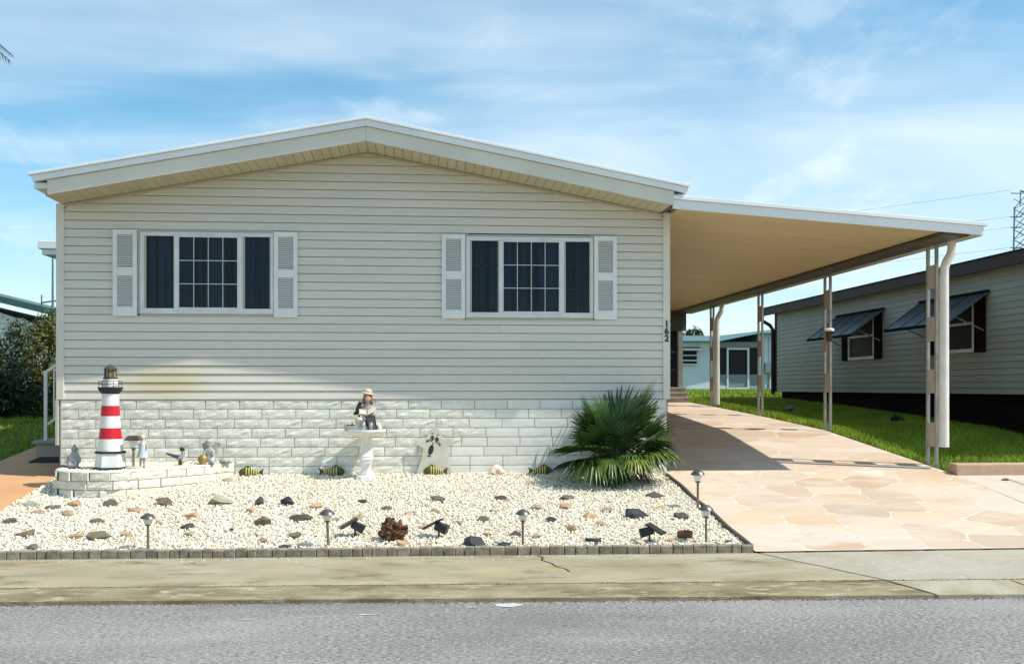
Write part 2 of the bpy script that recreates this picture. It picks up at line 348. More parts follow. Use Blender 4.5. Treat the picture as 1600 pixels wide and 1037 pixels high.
# ground profile: the lots rise from the street to the back
PY = [-200, -3.6, 0, 3.93, 7.37, 10.81, 13.3, 20, 36, 900]; PZ = [.12, .12, .55, .90, 1.05, 1.176, 1.25, 1.40, 1.47, 1.5]
def zg(y): return float(np.interp(y, PY, PZ))
Yk = lambda x: -4.98 - .05*x      # foot of the curb
Yt = lambda x: -4.71 - .039*x     # top of the curb
Yb = lambda x: -3.478 - .029*x    # front of the garden border
# ------------------------------------------------------------------ setting
g = MB()
ys = [-3.3, 0, 3.93, 7.37, 10.81, 13.3, 20, 36, 900]
for a, b in zip(ys[:-1], ys[1:]):
    g.add([(-700, a, zg(a)-.06), (700, a, zg(a)-.06), (700, b, zg(b)-.06), (-700, b, zg(b)-.06)], [(0,1,2,3)])
g.add([(-700,-3.3,zg(-3.3)-.06),(700,-3.3,zg(-3.3)-.06),(700,-3.3,-.06),(-700,-3.3,-.06)], [(3,2,1,0)])
g.add([(-700,-700,-.06),(700,-700,-.06),(700,-3.3,-.06),(-700,-3.3,-.06)], [(0,1,2,3)])
struct(g, 'ground', 'ground')
XA, XB = -40, 45
struct(MB().add([(XA,-13.4,0),(XB,-13.4,0),(XB,Yk(XB)+.02,0),(XA,Yk(XA)+.02,0)], [(0,1,2,3)]), 'road', 'asphalt')
ftl = MB()
ftl.add([(-40,-700,.02),(45,-700,.02),(45,-13.4,.02),(-40,-13.4,.02)], [(0,1,2,3)])
struct(ftl, 'far_lawn', 'turf')
XJ = 3.62     # joint between the two aprons, runs on to the road
def strip(x0, x1, ya, za, yb, zb, n, cut0=0, cut1=0, jit=0.0):
    mb = MB(); vs = []; m = 4
    for i in range(n + 1):
        for j in range(m + 1):
            t = j / m
            xa = x0 + cut0*(1-t); xb2 = x1 + cut1*(1-t)
            x = xa + (xb2-xa)*i/n
            y = ya(x)*(1-t) + yb(x)*t; z = za*(1-t) + zb*t
            if 0 < j < m: z += random.uniform(-jit, jit)
            if j == 0: y += random.uniform(-1.6*jit, 1.6*jit)
            vs.append((x, y, z))
    fs = [(i*(m+1)+j, (i+1)*(m+1)+j, (i+1)*(m+1)+j+1, i*(m+1)+j+1) for i in range(n) for j in range(m)]
    mb.add(vs, fs); b = len(mb.v)
    # vertical face towards the road and at the joint ends
    mb.add([p for i in range(n+1) for p in ((vs[i*(m+1)][0], vs[i*(m+1)][1], -.03), vs[i*(m+1)])], [(2*i, 2*i+2, 2*i+3, 2*i+1) for i in range(n)])
    for i in (0, n):
        e = [vs[i*(m+1)+j] for j in range(m+1)]
        mb.add(e + [(p[0], p[1], -.03) for p in e], [(j, j+1, m+2+j, m+1+j) for j in range(m)])
    return mb
pv = struct(strip(XA, XJ-.015, Yt, .085, Yb, .108, 120, 0, .62, .002), 'pavement', 'concrete')
pv2 = struct(strip(XJ+.015, XB, Yt, .085, lambda x: -3.584, .108, 110, .62, 0, .002), 'pavement', 'concrete_r')
struct(strip(XA, XJ+.60, Yk, .028, lambda x: Yt(x)-.012, .083, 150, 0, .25, .006), 'kerb', 'curb')
for a, b in ((XJ+.63, XJ+1.6), (XJ+1.615, XB)):
    struct(strip(a, b, Yk, .028, lambda x: Yt(x)-.010, .083, 60 if b > 10 else 8, .25 if a < XJ+1 else .12, .12 if b < 10 else 0, .004), 'kerb', 'curb_r')
def crack(parent, pts, w, z):
    mb = MB(); vs = []
    for i, (x, y) in enumerate(pts):
        ww = w * random.uniform(.5, 1.3)
        vs += [(x-ww/2, y, z(x, y)+.004), (x+ww/2, y, z(x, y)+.004)]
    mb.add(vs, [(2*i, 2*i+1, 2*i+3, 2*i+2) for i in range(len(pts)-1)])
    return mb.build('crack', M['crack'], parent)
zp = lambda x, y: .085 + .023*(y-Yt(x))/(Yb(x)-Yt(x))
crack(pv, [(1.62,-3.55),(1.66,-3.68),(1.63,-3.80),(1.70,-3.95),(1.72,-4.10),(1.78,-4.2),(1.80,-4.32)], .016, zp)
crack(pv, [(-1.3,-3.62),(-1.36,-3.7),(-1.5,-3.82),(-1.58,-3.9)], .012, zp)
n = 22
for q, (cx, cy, rx, ry) in enumerate(((1.23,-5.17,.13,.07),(.95,-5.22,.05,.018),(.2,-5.42,.08,.014),(-.15,-5.47,.06,.012),(-.6,-5.5,.07,.013))):
    sp = MB(); sp.add([(cx+rx*math.cos(2*math.pi*k/n)*random.uniform(.65,1.15), cy+ry*math.sin(2*math.pi*k/n)*random.uniform(.6,1.2), .004) for k in range(n)], [tuple(range(n))])
    tag(sp.build('paint_splash', M['paintw']), ['broad splash of white paint on the asphalt against the curb','small white paint fleck just left of the broad splash','pale scuff on the asphalt in front of the birdbath','pale scuff on the asphalt left of the birdbath','leftmost pale scuff on the asphalt'][q], 'paint splash', 'white marks on the asphalt')
# lawns
def sheet(x0, x1, y0, y1, dz, name, m):
    yy = [y0] + [y for y in PY if y0 < y < y1] + [y1]; mb = MB()
    for a, b in zip(yy[:-1], yy[1:]): mb.add([(x0,a,zg(a)+dz),(x1,a,zg(a)+dz),(x1,b,zg(b)+dz),(x0,b,zg(b)+dz)], [(0,1,2,3)])
    return struct(mb, name, m)
sheet(7.2, 60, -.12, 120, -.012, 'lawn', 'turf'); sheet(-60, -4.76, -3.4, 120, -.012, 'lawn', 'turf'); sheet(-4.76, 7.2, 13.3, 120, -.014, 'lawn', 'turf')
pth = sheet(-4.76, -3.63, -3.3, 9, .0, 'path', 'path')
sb = MB(); sb.prism([(7.19,-3.66),(12,-3.82),(12,-.3),(7.19,-.3)], lambda x, y: zg(y)-.1, lambda x, y: zg(y)-.004)
slab_o = struct(sb, 'neighbour_slab', 'slab')
zs_ = lambda x, y: zg(y) - .002
crack(slab_o, [(7.72,-.45),(7.74,-1.0),(7.73,-1.6),(7.75,-2.2),(7.73,-3)], .014, zs_)
kb = MB(); kb.box(7.19, 12, -.30, -.10, .40, .655); o = kb.build('kerb_block', M['pinkcurb'], bevel=.02)
tag(o, 'low pink painted curb block where the neighbouring slab meets the grass', 'curb block')
for xx in (7.62, 8.25):
    d = MB(); d.box(xx, xx+.07, -.62, -.58, zg(-.6)-.004, zg(-.6)+.012)
    tag(d.build('dead_leaf', M['crack']), 'dark fallen leaf on the pale slab, ' + ('nearer the driveway' if xx < 8 else 'further from the driveway'), 'leaf', 'fallen leaves on the slab')
# ------------------------------------------------------------------ driveway with flagstones
dv = sheet(3.60, 7.175, -3.58, 13.1, -.0004, 'driveway', 'joint')
def clip(poly, px, py, nx, ny):
    out = []
    for i in range(len(poly)):
        a = poly[i]; b = poly[(i+1) % len(poly)]
        da = (a[0]-px)*nx + (a[1]-py)*ny; db = (b[0]-px)*nx + (b[1]-py)*ny
        if da <= 0: out.append(a)
        if (da < 0 < db) or (db < 0 < da):
            t = da/(da-db); out.append((a[0]+(b[0]-a[0])*t, a[1]+(b[1]-a[1])*t))
    return out
seeds = []; rr = random.Random(21)
y = -3.4
while y < 13.1:
    st = .50 if y < 1 else .62
    x = 3.75 + rr.uniform(0, .3)
    while x < 7.2:
        seeds.append((x + rr.uniform(-.17,.17), y + rr.uniform(-.16,.16))); x += st * rr.uniform(.9, 1.5)
    y += st * .92
tints = [tuple(c*f for c, f in zip(t, (.96, .915, .865))) for t in [(.64,.54,.41),(.63,.52,.39),(.65,.56,.44),(.60,.475,.34),(.62,.51,.38),(.585,.46,.33),(.64,.545,.44),(.57,.47,.37),(.66,.57,.42),(.62,.53,.43),(.54,.40,.28),(.57,.45,.33),(.53,.45,.38),(.66,.56,.48),(.66,.59,.48)]]
for i, (sx, sy) in enumerate(seeds):
    poly = [(3.62,-3.565),(7.155,-3.565),(7.155,13.08),(3.62,13.08)]
    for j, (tx, ty) in enumerate(seeds):
        if j == i or (tx-sx)**2 + (ty-sy)**2 > 6: continue
        poly = clip(poly, (sx+tx)/2, (sy+ty)/2, tx-sx, ty-sy)
        if len(poly) < 3: break
    if len(poly) < 3: continue
    cx = sum(p[0] for p in poly)/len(poly); cy = sum(p[1] for p in poly)/len(poly)
    # shrink for the joint, round and wobble the outline
    pts = []
    for k in range(len(poly)):
        a = Vector(poly[k]); b = Vector(poly[(k+1) % len(poly)])
        for t in (.12, .5, .88):
            p = a.lerp(b, t); q = (Vector((cx, cy)) - p)
            w = .009 + (rr.uniform(0, .010) if t == .5 else 0)
            p = p + q.normalized()*min(w*.8, q.length*.4); pts.append((p.x, p.y))
    mb = MB(); mb.prism(pts, lambda x, y: zg(y)-.02, lambda x, y: zg(y)+.0008)
    o = mb.build('flagstone', M['flag'], dv)
    c = rr.choice(tints); v = rr.uniform(.94, 1.05)
    a = o.data.color_attributes.new('tint', 'FLOAT_COLOR', 'POINT'); a.data.foreach_set('color', [w for _ in o.data.vertices for w in (c[0]*v, c[1]*v, c[2]*v, 1)])
# ------------------------------------------------------------------ the white and beige home
HW = 3.66; ZB = 1.458; RX = -.03
RS = (4.425-3.745)/3.57          # roof slope
zsof = lambda x: 4.425 - RS*abs(x-RX)
home = thing('mobile_home', 'beige clapboard home with white brick base and low gable roof', 'house', (0,0,.5))
wins = [(-2.70,-1.15,2.47,3.435), (1.146,2.701,2.445,3.425)]
core = MB(); core.box(-HW+.02, HW-.02, .35, 13.2, .5, 3.72)
wall = core.build('wall', M['inside'], home)
# clapboards: wedge section, cut round the windows and along the gable
def board(x0, x1, x0t, x1t, z0, z1, dy=0.0):
    mb = MB(); zg_ = z1 - .017
    xl = x0 + (x0t-x0)*.85; xr = x1 + (x1t-x1)*.85
    pf = [(-.020, z0), (-.020, z0+.010), (-.010, zg_), (.008, zg_+.002), (.010, z1)]
    xs = [(x0, x1), (x0, x1), (xl, xr), (xl, xr), (x0t, x1t)]
    vs = [(xx[0], y+dy, z) for (y, z), xx in zip(pf, xs)] + [(xx[1], y+dy, z) for (y, z), xx in zip(pf, xs)] + [(x0, .013, z0), (x1, .013, z0)]
    mb.add(vs, [(i, 5+i, 6+i, 1+i) for i in range(4)] + [(10, 11, 5, 0), (10, 0, 1, 2, 3, 4), (11, 9, 8, 7, 6, 5)])
    return mb
P_ = .1005
for k in range(31):
    z0 = ZB + k*P_; z1 = z0 + P_ + .006
    xe = lambda z: min(3.575, 3.60 if zsof(3.575) > z else (4.425+.015-z)/RS)
    if 4.425 - z0 < .02: break
    L0, R0 = -xe(z0), xe(z0); L1, R1 = -max(xe(z1), .01), max(xe(z1), .01)
    segs = [(L0, R0, L1, R1)]
    for wx0, wx1, wz0, wz1 in wins:
        if z0 < wz1-.02 and z1 > wz0+.03:
            new = []
            for a, b, at, bt in segs:
                if a < wx0 < b: new += [(a, wx0+.03, at, wx0+.03), (wx1-.03, b, wx1-.03, bt)]
                else: new.append((a, b, at, bt))
            segs = new
    # factory length laps
    out = []
    for a, b, at, bt in segs:
        cut = -2.4 + ((k*2.37) % 5.0)
        if b-a > 4.6 and a+.6 < cut < b-.6 and zsof(cut) > z1 and k % 2 == 0: out += [(a, cut-.0008, at, cut-.0008, 0), (cut+.0008, b, cut+.0008, bt, -.0015)]
        else: out.append((a, b, at, bt, 0))
    for a, b, at, bt, dy in out: board(a, b, at, bt, z0, z1, dy).build('siding_board', M['siding'], wall)
for k in range(22):               # long side walls
    z0 = ZB + k*P_; z1 = z0 + P_ + .006
    for s in (-1, 1):
        X = s*HW; mb = MB()
        mb.add([(X+s*.020,.02,z0),(X+s*.020,13.2,z0),(X+s*.004,13.2,z1),(X+s*.004,.02,z1),(X-s*.03,.02,z0),(X-s*.03,13.2,z0),(X-s*.03,13.2,z1),(X-s*.03,.02,z1)],
               [(0,1,2,3),(4,5,1,0),(3,2,6,7),(5,4,7,6)])
        mb.build('siding_board', M['siding'], wall)
bk = MB()                           # boarding behind the clapboards beside the windows
for a, b, c, d in ((-3.6,-2.70,1.46,3.75),(-1.15,1.146,1.46,3.75),(2.701,3.6,1.46,3.75)): bk.box(a, b, .014, .06, c, d)
for wx0, wx1, wz0, wz1 in wins: bk.box(wx0, wx1, .014, .06, 1.46, wz0+.02); bk.box(wx0, wx1, .014, .06, wz1-.02, 3.75)
bk.slab([(-3.6,3.75),(3.6,3.75),(RX,4.44)], .014, .06)
bk.box(-3.64,-3.6,.015,.34,.5,3.75); bk.box(3.6,3.64,.015,.34,.5,3.75); bk.box(-3.6,3.6,.06,.34,3.66,3.70)
bk.build('sheathing', M['inside'], home)
for x0, x1, zb in ((-3.662,-3.572,ZB-.004),(3.572,3.662,ZB-.004)):
    t = MB(); t.box(x0, x1, -.034, .08, zb, 3.752); t.build('corner_trim', M['trim'], home, bevel=.006)
t = MB(); t.box(-3.668,-3.635,-.045,.03,.92,ZB-.008); t.build('corner_post', M['tan'], home, bevel=.004)
# frieze trim under the soffit
for s in (-1, 1):
    t = MB(); xa, xb = RX, s*3.572
    za, zb = zsof(xa)-.006, zsof(xb)-.006
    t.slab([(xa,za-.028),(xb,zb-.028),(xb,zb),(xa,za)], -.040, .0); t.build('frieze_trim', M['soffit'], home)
# soffit panels
sf = MB()
for s in (-1, 1): sf.slab([(RX,zsof(RX)+.012),(s*3.60,zsof(s*3.60)+.012),(s*3.60,zsof(s*3.60)+.03),(RX,zsof(RX)+.03)], -.565, .02)
soff = sf.build('soffit', M['bronze2'], home)
pw = .105
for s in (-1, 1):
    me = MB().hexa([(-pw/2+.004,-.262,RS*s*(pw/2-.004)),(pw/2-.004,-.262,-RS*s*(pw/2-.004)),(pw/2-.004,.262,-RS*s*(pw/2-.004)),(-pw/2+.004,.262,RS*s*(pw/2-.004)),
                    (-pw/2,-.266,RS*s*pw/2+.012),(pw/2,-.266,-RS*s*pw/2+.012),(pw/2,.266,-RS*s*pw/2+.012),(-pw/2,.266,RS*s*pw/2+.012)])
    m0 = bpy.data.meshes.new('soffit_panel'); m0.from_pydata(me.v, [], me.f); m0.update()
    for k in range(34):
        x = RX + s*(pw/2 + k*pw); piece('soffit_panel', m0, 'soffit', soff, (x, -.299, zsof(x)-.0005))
# fascia, white roof edge and roof
for s in (-1, 1):
    xe_ = s*3.575
    f = MB(); f.slab([(RX,4.432),(xe_,zsof(xe_)+.007),(xe_,zsof(xe_)+.172),(RX,4.597)], -.600, -.566); f.build('fascia', M['trim'], home, bevel=.005)
    xw = s*3.76
    rz = lambda x, h: 4.702 - RS*abs(x-RX) + h
    f = MB(); f.slab([(RX,rz(RX,-.105)),(xw-s*.045,rz(xw,-.095)),(xw-s*.02,rz(xw,-.03)),(RX,rz(RX,-.033))], -.640, -.602); f.build('roof_edge', M['roofwhite'], home, bevel=.004)
    f = MB(); f.slab([(RX,rz(RX,-.032)),(xw,rz(xw,-.032)),(xw,rz(xw,.0)),(RX,rz(RX,.0))], -.664, -.560); f.build('drip_edge', M['roofwhite'], home, bevel=.004)
    f = MB(); f.slab([(RX,rz(RX,-.095)),(xw-s*.03,rz(xw,-.09)),(xw-s*.005,rz(xw,-.006)),(RX,rz(RX,-.006))], -.565, 13.3); f.build('roof', M['roofwhite'], home)
    e = MB(); e.slab([(xw-s*.03,rz(xw,-.16)),(xw-s*.19,rz(xw,-.16)),(xw-s*.19,rz(xw,-.093)),(xw-s*.03,rz(xw,-.093))], -.55, 13.2); e.build('gutter', M['roofwhite'], home)
    e = MB(); e.box(min(s*3.60,s*3.55), max(s*3.60,s*3.55), .0, 13.2, 3.70, 3.90); e.build('eave_board', M['trim'], home)
f = MB(); f.box(-5.45,-3.70,4.6,9.0,3.80,3.93); f.box(-5.40,-3.70,4.64,9.0,3.71,3.798); f.build('porch_roof', M['roofwhite'], home, bevel=.01)
# painted brick skirting
zc = zg(0)
mw = MB(); mw.box(-3.63, 3.63, .006, .10, .40, ZB-.004); mw.box(-3.64,-3.60,.1,13.2,.4,1.45); mw.box(3.60,3.64,.1,13.2,.4,1.45)
skirt = mw.build('brick_skirting', M['mortar'], home)
def brick_mesh(w, h, d, seed, rough):
    r = random.Random(seed); nx, nz = max(3, int(w/.06)), 3; vs = []
    e = .004
    for j in range(nz+1):
        for i in range(nx+1):
            x = -w/2 + w*i/nx; z = -h/2 + h*j/nz
            edge = i in (0, nx) or j in (0, nz)
            y = -d + ((.0012 if rough < .003 else .004) if edge else r.uniform(-rough, rough*.8))
            if not edge: x += r.uniform(-.012, .012); z += r.uniform(-.008, .008)
            vs.append((x, y, z))
    fs = [(j*(nx+1)+i, j*(nx+1)+i+1, (j+1)*(nx+1)+i+1, (j+1)*(nx+1)+i) for j in range(nz) for i in range(nx)]
    ring = [i for i in range(nx+1)] + [j*(nx+1)+nx for j in range(1, nz+1)] + [nz*(nx+1)+i for i in range(nx-1, -1, -1)] + [j*(nx+1) for j in range(nz-1, 0, -1)]
    b = len(vs); vs += [(vs[i][0], 0, vs[i][2]) for i in ring]; n = len(ring)
    fs += [(ring[(k+1) % n], ring[k], b+k, b+(k+1) % n) for k in range(n)]
    me = bpy.data.meshes.new('brick'); me.from_pydata(vs, [], fs); me.update(); return me
BR = {}
def bm(w, seed, h=.104, rough=.009):
    k = (round(w, 3), seed, h)
    if k not in BR: BR[k] = brick_mesh(w, h, .022, seed*7+3, rough)
    return BR[k]
ch = .1135
for r_ in range(8):
    z = ZB - .006 - ch*(r_+.5)
    x = -3.615; first = True
    while x < 3.60:
        w = .40
        if first and r_ % 2: w = .205
        if x < -2.9 and random.random() < .45: w = random.choice([.205, .26])
        if random.random() < .06: w = .31
        w = min(w, 3.615-x)
        if 3.615-(x+w) < .06: w = 3.615-x
        first = False
        smooth_ = x > .6 + .9*(z-.6); rough = .001 if smooth_ else .006
        piece('brick', bm(w-.0075, random.randint(0, 5) + (10 if smooth_ else 0), .1065, rough), 'brick3' if smooth_ else 'brick', skirt, (x+w/2, .007, z)); x += w
vn = MB(); vn.lathe([(.012,0),(.018,.01),(.012,.03)], 10); o = vn.build('hose_tap', M['dark'], home); o.rotation_euler = (R(90),0,0); o.location = Vector((-1.0,-.012,1.005)) - Vector((0,0,.5))
# windows
def window(x0, x1, z0, z1, closed_r):
    w = x1-x0; h = z1-z0
    X = lambda u: x0 + w*u
    Z = lambda u: z1 - h*u
    f = MB(); yf = -.045
    f.box(x0, x1, yf, .0, Z(.048), z1); f.box(x0, x1, yf-.012, .0, z0, Z(.935)); f.box(x0, X(.030), yf, 0, Z(.935), Z(.048)); f.box(X(.978), x1, yf, 0, Z(.935), Z(.048))
    fr = f.build('window', M['frame'], home, bevel=.004)
    c = MB(); c.box(x0-.03, x1+.03, -.030, -.004, z1+.001, z1+.028); c.box(x0-.028, x0-.001, -.03, -.004, z0-.02, z1); c.box(x1+.001, x1+.028, -.03, -.004, z0-.02, z1); c.box(x0-.03, x1+.03, -.03, -.004, z0-.028, z0-.001)
    c.build('surround', M['tan'], fr)
    m = MB()
    for a, b in ((.256,.292),(.728,.769)): m.box(X(a), X(b), yf-.014, 0, Z(.937), Z(.046))
    m.box(X(.292), X(.728), yf-.010, 0, Z(.062), Z(.046)); m.box(X(.292), X(.728), yf-.010, 0, Z(.937), Z(.922)); m.build('sash', M['frame'], fr, bevel=.003)
    for a, b, n, dim in ((.030,.256,2,True),(.292,.728,4,False),(.769,.978,2,True)):
        yy = -.012 if dim else -.040
        p = MB(); p.box(X(a)+.001, X(b)-.001, yy, yy+.005, Z(.934), Z(.049)); p.build('pane', M['glass'], fr)
        mt = 'muntin_dim' if dim else 'muntin'
        off = yy-.010 if not dim else yy+.010
        for k in range(1, n):
            x = X(a+(b-a)*k/n); q = MB(); q.box(x-.0048, x+.0048, off, off+.006, Z(.92), Z(.062)); q.build('muntin', M[mt], fr)
        for k in (1, 2):
            z = Z(.062+(.92-.062)*k/3); q = MB(); q.box(X(a)+.002, X(b)-.002, off-.0015, off+.0045, z-.0048, z+.0048); q.build('muntin', M[mt], fr)
        if dim:
            q = MB(); t = .022
            q.box(X(a)+.001, X(a)+t, -.034, -.014, Z(.934), Z(.049)); q.box(X(b)-t*.5, X(b)-.001, -.034, -.014, Z(.934), Z(.049)); q.build('screen_frame', M['tan'], fr)
    # pleated curtain hung behind the glass
    cu = MB(); n = 150; vs = []
    for i in range(n+1):
        x = x0+.03 + (w-.06)*i/n
        y = .12 + .040*math.sin(i*.62) + .02*math.sin(i*1.37+1) + (.09 if (closed_r and i > n*.80) else 0)
        vs += [(x, y, z0+.02), (x, y, z1-.02)]
    cu.add(vs, [(2*i, 2*i+2, 2*i+3, 2*i+1) for i in range(n)]); cu.build('curtain', M['curtain'], fr, smooth=True)
window(*wins[0], False); window(*wins[1], True)
slat = MB().hexa([(-.090,-.012,-.008),(.090,-.012,-.008),(.090,-.009,-.010),(-.090,-.009,-.010),(-.090,.004,.006),(.090,.004,.006),(.090,.007,.004),(-.090,.007,.004)])
slm = bpy.data.meshes.new('slat'); slm.from_pydata(slat.v, [], slat.f); slm.update()
for x0, x1, z0, z1 in ((-3.010,-2.733,2.44,3.457),(-1.145,-.866,2.432,3.45),(.853,1.136,2.43,3.452),(2.712,2.994,2.428,3.45)):
    h = z1-z0; w = x1-x0; Z = lambda u: z1-h*u
    xa, xb = x0+w*.18, x1-w*.18
    s_ = MB()
    s_.box(x0, xa, -.058, -.020, z0, z1); s_.box(xb, x1, -.058, -.020, z0, z1)
    for a, b in ((0,.06),(.44,.535),(.895,1)): s_.box(xa, xb, -.058, -.020, Z(b), Z(a))
    sh = s_.build('shutter', M['white'], home, bevel=.004)
    s_ = MB(); s_.box(xa, xb, -.027, -.022, Z(.895), Z(.06)); s_.build('shutter_back', M['tan'], sh)
    for a, b in ((.06,.44),(.535,.895)):
        n = 17 if a < .3 else 16
        for k in range(n):
            piece('slat', slm, 'white', sh, ((x0+x1)/2, -.042, Z(a+(b-a)*(k+.5)/n)))
# house number
for ch_, z in (('1',2.345),('6',2.255),('2',2.165)):
    c = bpy.data.curves.new('digit', 'FONT'); c.body = ch_; c.size = .112; c.extrude = .003; c.align_x = 'CENTER'; c.offset = .0028
    o = bpy.data.objects.new('house_number', c); COL.objects.link(o)
    bpy.context.view_layer.update(); dg = bpy.context.evaluated_depsgraph_get(); me = bpy.data.meshes.new_from_object(o.evaluated_get(dg)); bpy.data.objects.remove(o)
    me.materials.clear(); o = link('house_number', me, 'number', home); o.rotation_euler = (R(90),0,0); o.location = Vector((3.617,-.040,z)) - Vector((0,0,.5))
# ------------------------------------------------------------------ carport
XE = 7.40
zcp = lambda x: 3.712 - (3.712-3.445)*(x-3.565)/(XE-3.565)   # lower edge of the front fascia
cp = thing('carport', 'flat white carport roof on banded posts beside the beige home', 'carport', (5.4,0,.57))
c = MB(); c.slab([(3.665,zcp(3.665)+.022),(XE-.02,zcp(XE)+.022),(XE-.02,zcp(XE)+.13),(3.665,zcp(3.665)+.13)], -.53, 13.3); c.build('ceiling', M['ceil'], cp)
c = MB(); c.slab([(3.566,zcp(3.566)),(XE,zcp(XE)),(XE,zcp(XE)+.105),(3.566,zcp(3.566)+.105)], -.575, -.535); c.build('fascia', M['roofwhite'], cp, bevel=.004)
c = MB(); c.slab([(3.566,zcp(3.566)+.106),(XE+.035,zcp(XE)+.104),(XE+.035,zcp(XE)+.147),(3.566,zcp(3.566)+.150)], -.605, -.5); c.build('drip_edge', M['roofwhite'], cp, bevel=.004)
c = MB(); c.slab([(3.60,zcp(3.6)+.132),(XE+.03,zcp(XE)+.132),(XE+.03,zcp(XE)+.145),(3.60,zcp(3.6)+.148)], -.499, 13.3); c.build('roof', M['roofwhite'], cp)
c = MB(); c.box(6.92, 7.245, -.50, 13.28, 3.440, zcp(7.1)+.018); c.build('beam', M['bronze'], cp, bevel=.006)
c = MB(); c.box(7.252, 7.40, -.532, 13.3, 3.436, 3.60); c.build('gutter', M['panel'], cp, bevel=.006)
c = MB(); c.box(3.69, 7.2, 13.1, 13.28, 3.0, 3.5); c.build('end_header', M['bronze'], cp)
pan_z = [(2.88,3.18),(2.20,2.51),(1.525,1.83),(.835,1.14)]
for i, yy in enumerate((.365, 3.93, 7.37, 10.81)):
    zb = zg(yy)-.06; X = 7.215
    p = MB(); p.box(X-.02, X+.02, yy-.135, yy-.095, zb, 3.44); po = p.build('post', M['alu'], cp, bevel=.004)
    p = MB(); p.box(X-.02, X+.02, yy+.095, yy+.135, zb, 3.44); p.build('post_tube', M['alu'], po, bevel=.004)
    for a, b in pan_z:
        if a < zb+.15: continue
        p = MB(); p.box(X-.012, X+.012, yy-.094, yy+.094, a, b); p.build('post_panel', M['panel'], po)
def downspout(yy, top, bot, dy):
    d = MB(); w = .055
    pts = [(7.33, yy+.0, 3.44),(7.335, yy-.0, 3.36),(7.32, yy+.0, 3.29),(7.27, yy+dy*.5, 3.20),(7.245, yy+dy, 3.12),(7.24, yy+dy, 3.0),(7.24, yy+dy, bot)]
    d.tube(pts, [w*.95, w, w, w, w, w*1.05, w*1.12], 12); return d.build('downspout', M['pipe'], cp, smooth='auto')
downspout(.08, 3.44, .84, .02); downspout(10.45, 3.44, zg(10.5)+.05, .05)
fl = thing('floodlight', 'small round floodlight with white rim clamped to the second carport post', 'floodlight', (7.17,3.75,2.5))
l_ = MB(); l_.lathe([(.03,-.17),(.045,-.15),(.055,-.02),(.075,.0)], 14, (7.17,3.75,2.5)); l_.build('housing', M['bronze2'], fl, smooth='auto')
l_ = MB(); l_.lathe([(.078,.001),(.08,.03),(.06,.05)], 14, (7.17,3.75,2.5)); l_.build('rim', M['white'], fl, smooth='auto')
pbx = thing('outlet_box', 'round grey outlet box low on the rearmost carport post', 'outlet box', (7.16,10.66,1.75))
l_ = MB(); l_.lathe([(.05,-.03),(.055,0),(.04,.03)], 14); o = l_.build('box_body', M['alu'], pbx); o.rotation_euler = (R(90),0,0)
# screened room and step at the end of the carport
sr = thing('screen_room', 'dark screened room closing the far end of the carport', 'screen room', (5.4,13.3,1.25))
b = MB(); b.box(3.66, 7.05, 13.40, 13.44, 1.60, 3.40); b.build('screen', M['screen'], sr)
b = MB(); b.box(3.66, 7.18, 13.32, 13.50, 1.20, 1.598); b.build('base_wall', M['tan'], sr)
b = MB(); b.box(7.06, 7.17, 13.33, 13.47, 1.60, 3.40); b.build('frame_post', M['alu'], sr)
b = MB(); b.box(3.66, 7.05, 13.36, 13.44, 2.46, 2.50); b.box(3.66, 7.05, 13.36, 13.44, 2.02, 2.05); b.build('rail', M['bronze2'], sr)
b = MB(); b.box(7.06, 7.18, 13.5, 18, 1.25, 3.4); b.box(3.66, 7.06, 13.5, 18, 3.35, 3.5); b.build('side_wall', M['tan'], sr)
st = thing('wooden_step', 'beige wooden steps up to the screen room behind the driveway', 'steps', (6.2,13.0,1.23))
for k in range(3):
    b = MB(); b.box(5.2, 7.16, 12.7+k*.17, 13.3, 1.15 if k == 0 else 1.2, 1.355+k*.118-.02); b.build('riser', M['tread'], st)
    b = MB(); b.box(5.18, 7.19, 12.67+k*.17, 13.3, 1.356+k*.118-.02, 1.356+k*.118+.012); b.build('tread', M['panel'], st)
# ------------------------------------------------------------------ left side: steps, handrail
ls = thing('side_steps', 'concrete steps rising to the left side door of the beige home', 'steps', (-4.05,1.9,.68))
for k, xx in enumerate((-4.45,-4.12,-3.9)):
    b = MB(); b.box(xx+.03, -3.69, 1.52, 2.9, .6+k*.2, .86+k*.2); b.build('riser', M['concrete_r'], ls)
    b = MB(); b.box(xx, -3.69, 1.48, 2.92, .861+k*.2, .905+k*.2); b.build('tread', M['tread'], ls, bevel=.008)
hr = thing('handrail', 'white metal handrail on the steps left of the beige home', 'handrail', (-4.3,1.55,.9))
b = MB(); b.box(-4.325,-4.285,1.53,1.57,.905,1.82); b.build('post', M['white'], hr)
b = MB(); b.bar((-4.30,1.551,1.80),(-3.74,1.551,2.22),.035); b.build('top_rail', M['white'], hr)
b = MB(); b.bar((-4.30,1.551,1.10),(-3.74,1.551,1.52),.03); b.build('bottom_rail', M['white'], hr)
for k in range(4):
    x = -4.20+k*.12; b = MB(); b.box(x-.009, x+.009, 1.542, 1.56, 1.12+(x+4.3)*.75, 1.79+(x+4.3)*.75); b.build('baluster', M['white'], hr)
b = MB(); b.hexa([(-4.35,1.05,zg(1.05)+.002),(-3.75,1.05,zg(1.05)+.002),(-3.75,1.44,zg(1.44)+.002),(-4.35,1.44,zg(1.44)+.002),(-4.35,1.05,zg(1.05)+.016),(-3.75,1.05,zg(1.05)+.016),(-3.75,1.44,zg(1.44)+.016),(-4.35,1.44,zg(1.44)+.016)]); dm = b.build('door_mat', M['mat']); tag(dm, 'dark mat on the orange path at the foot of the side steps', 'mat')
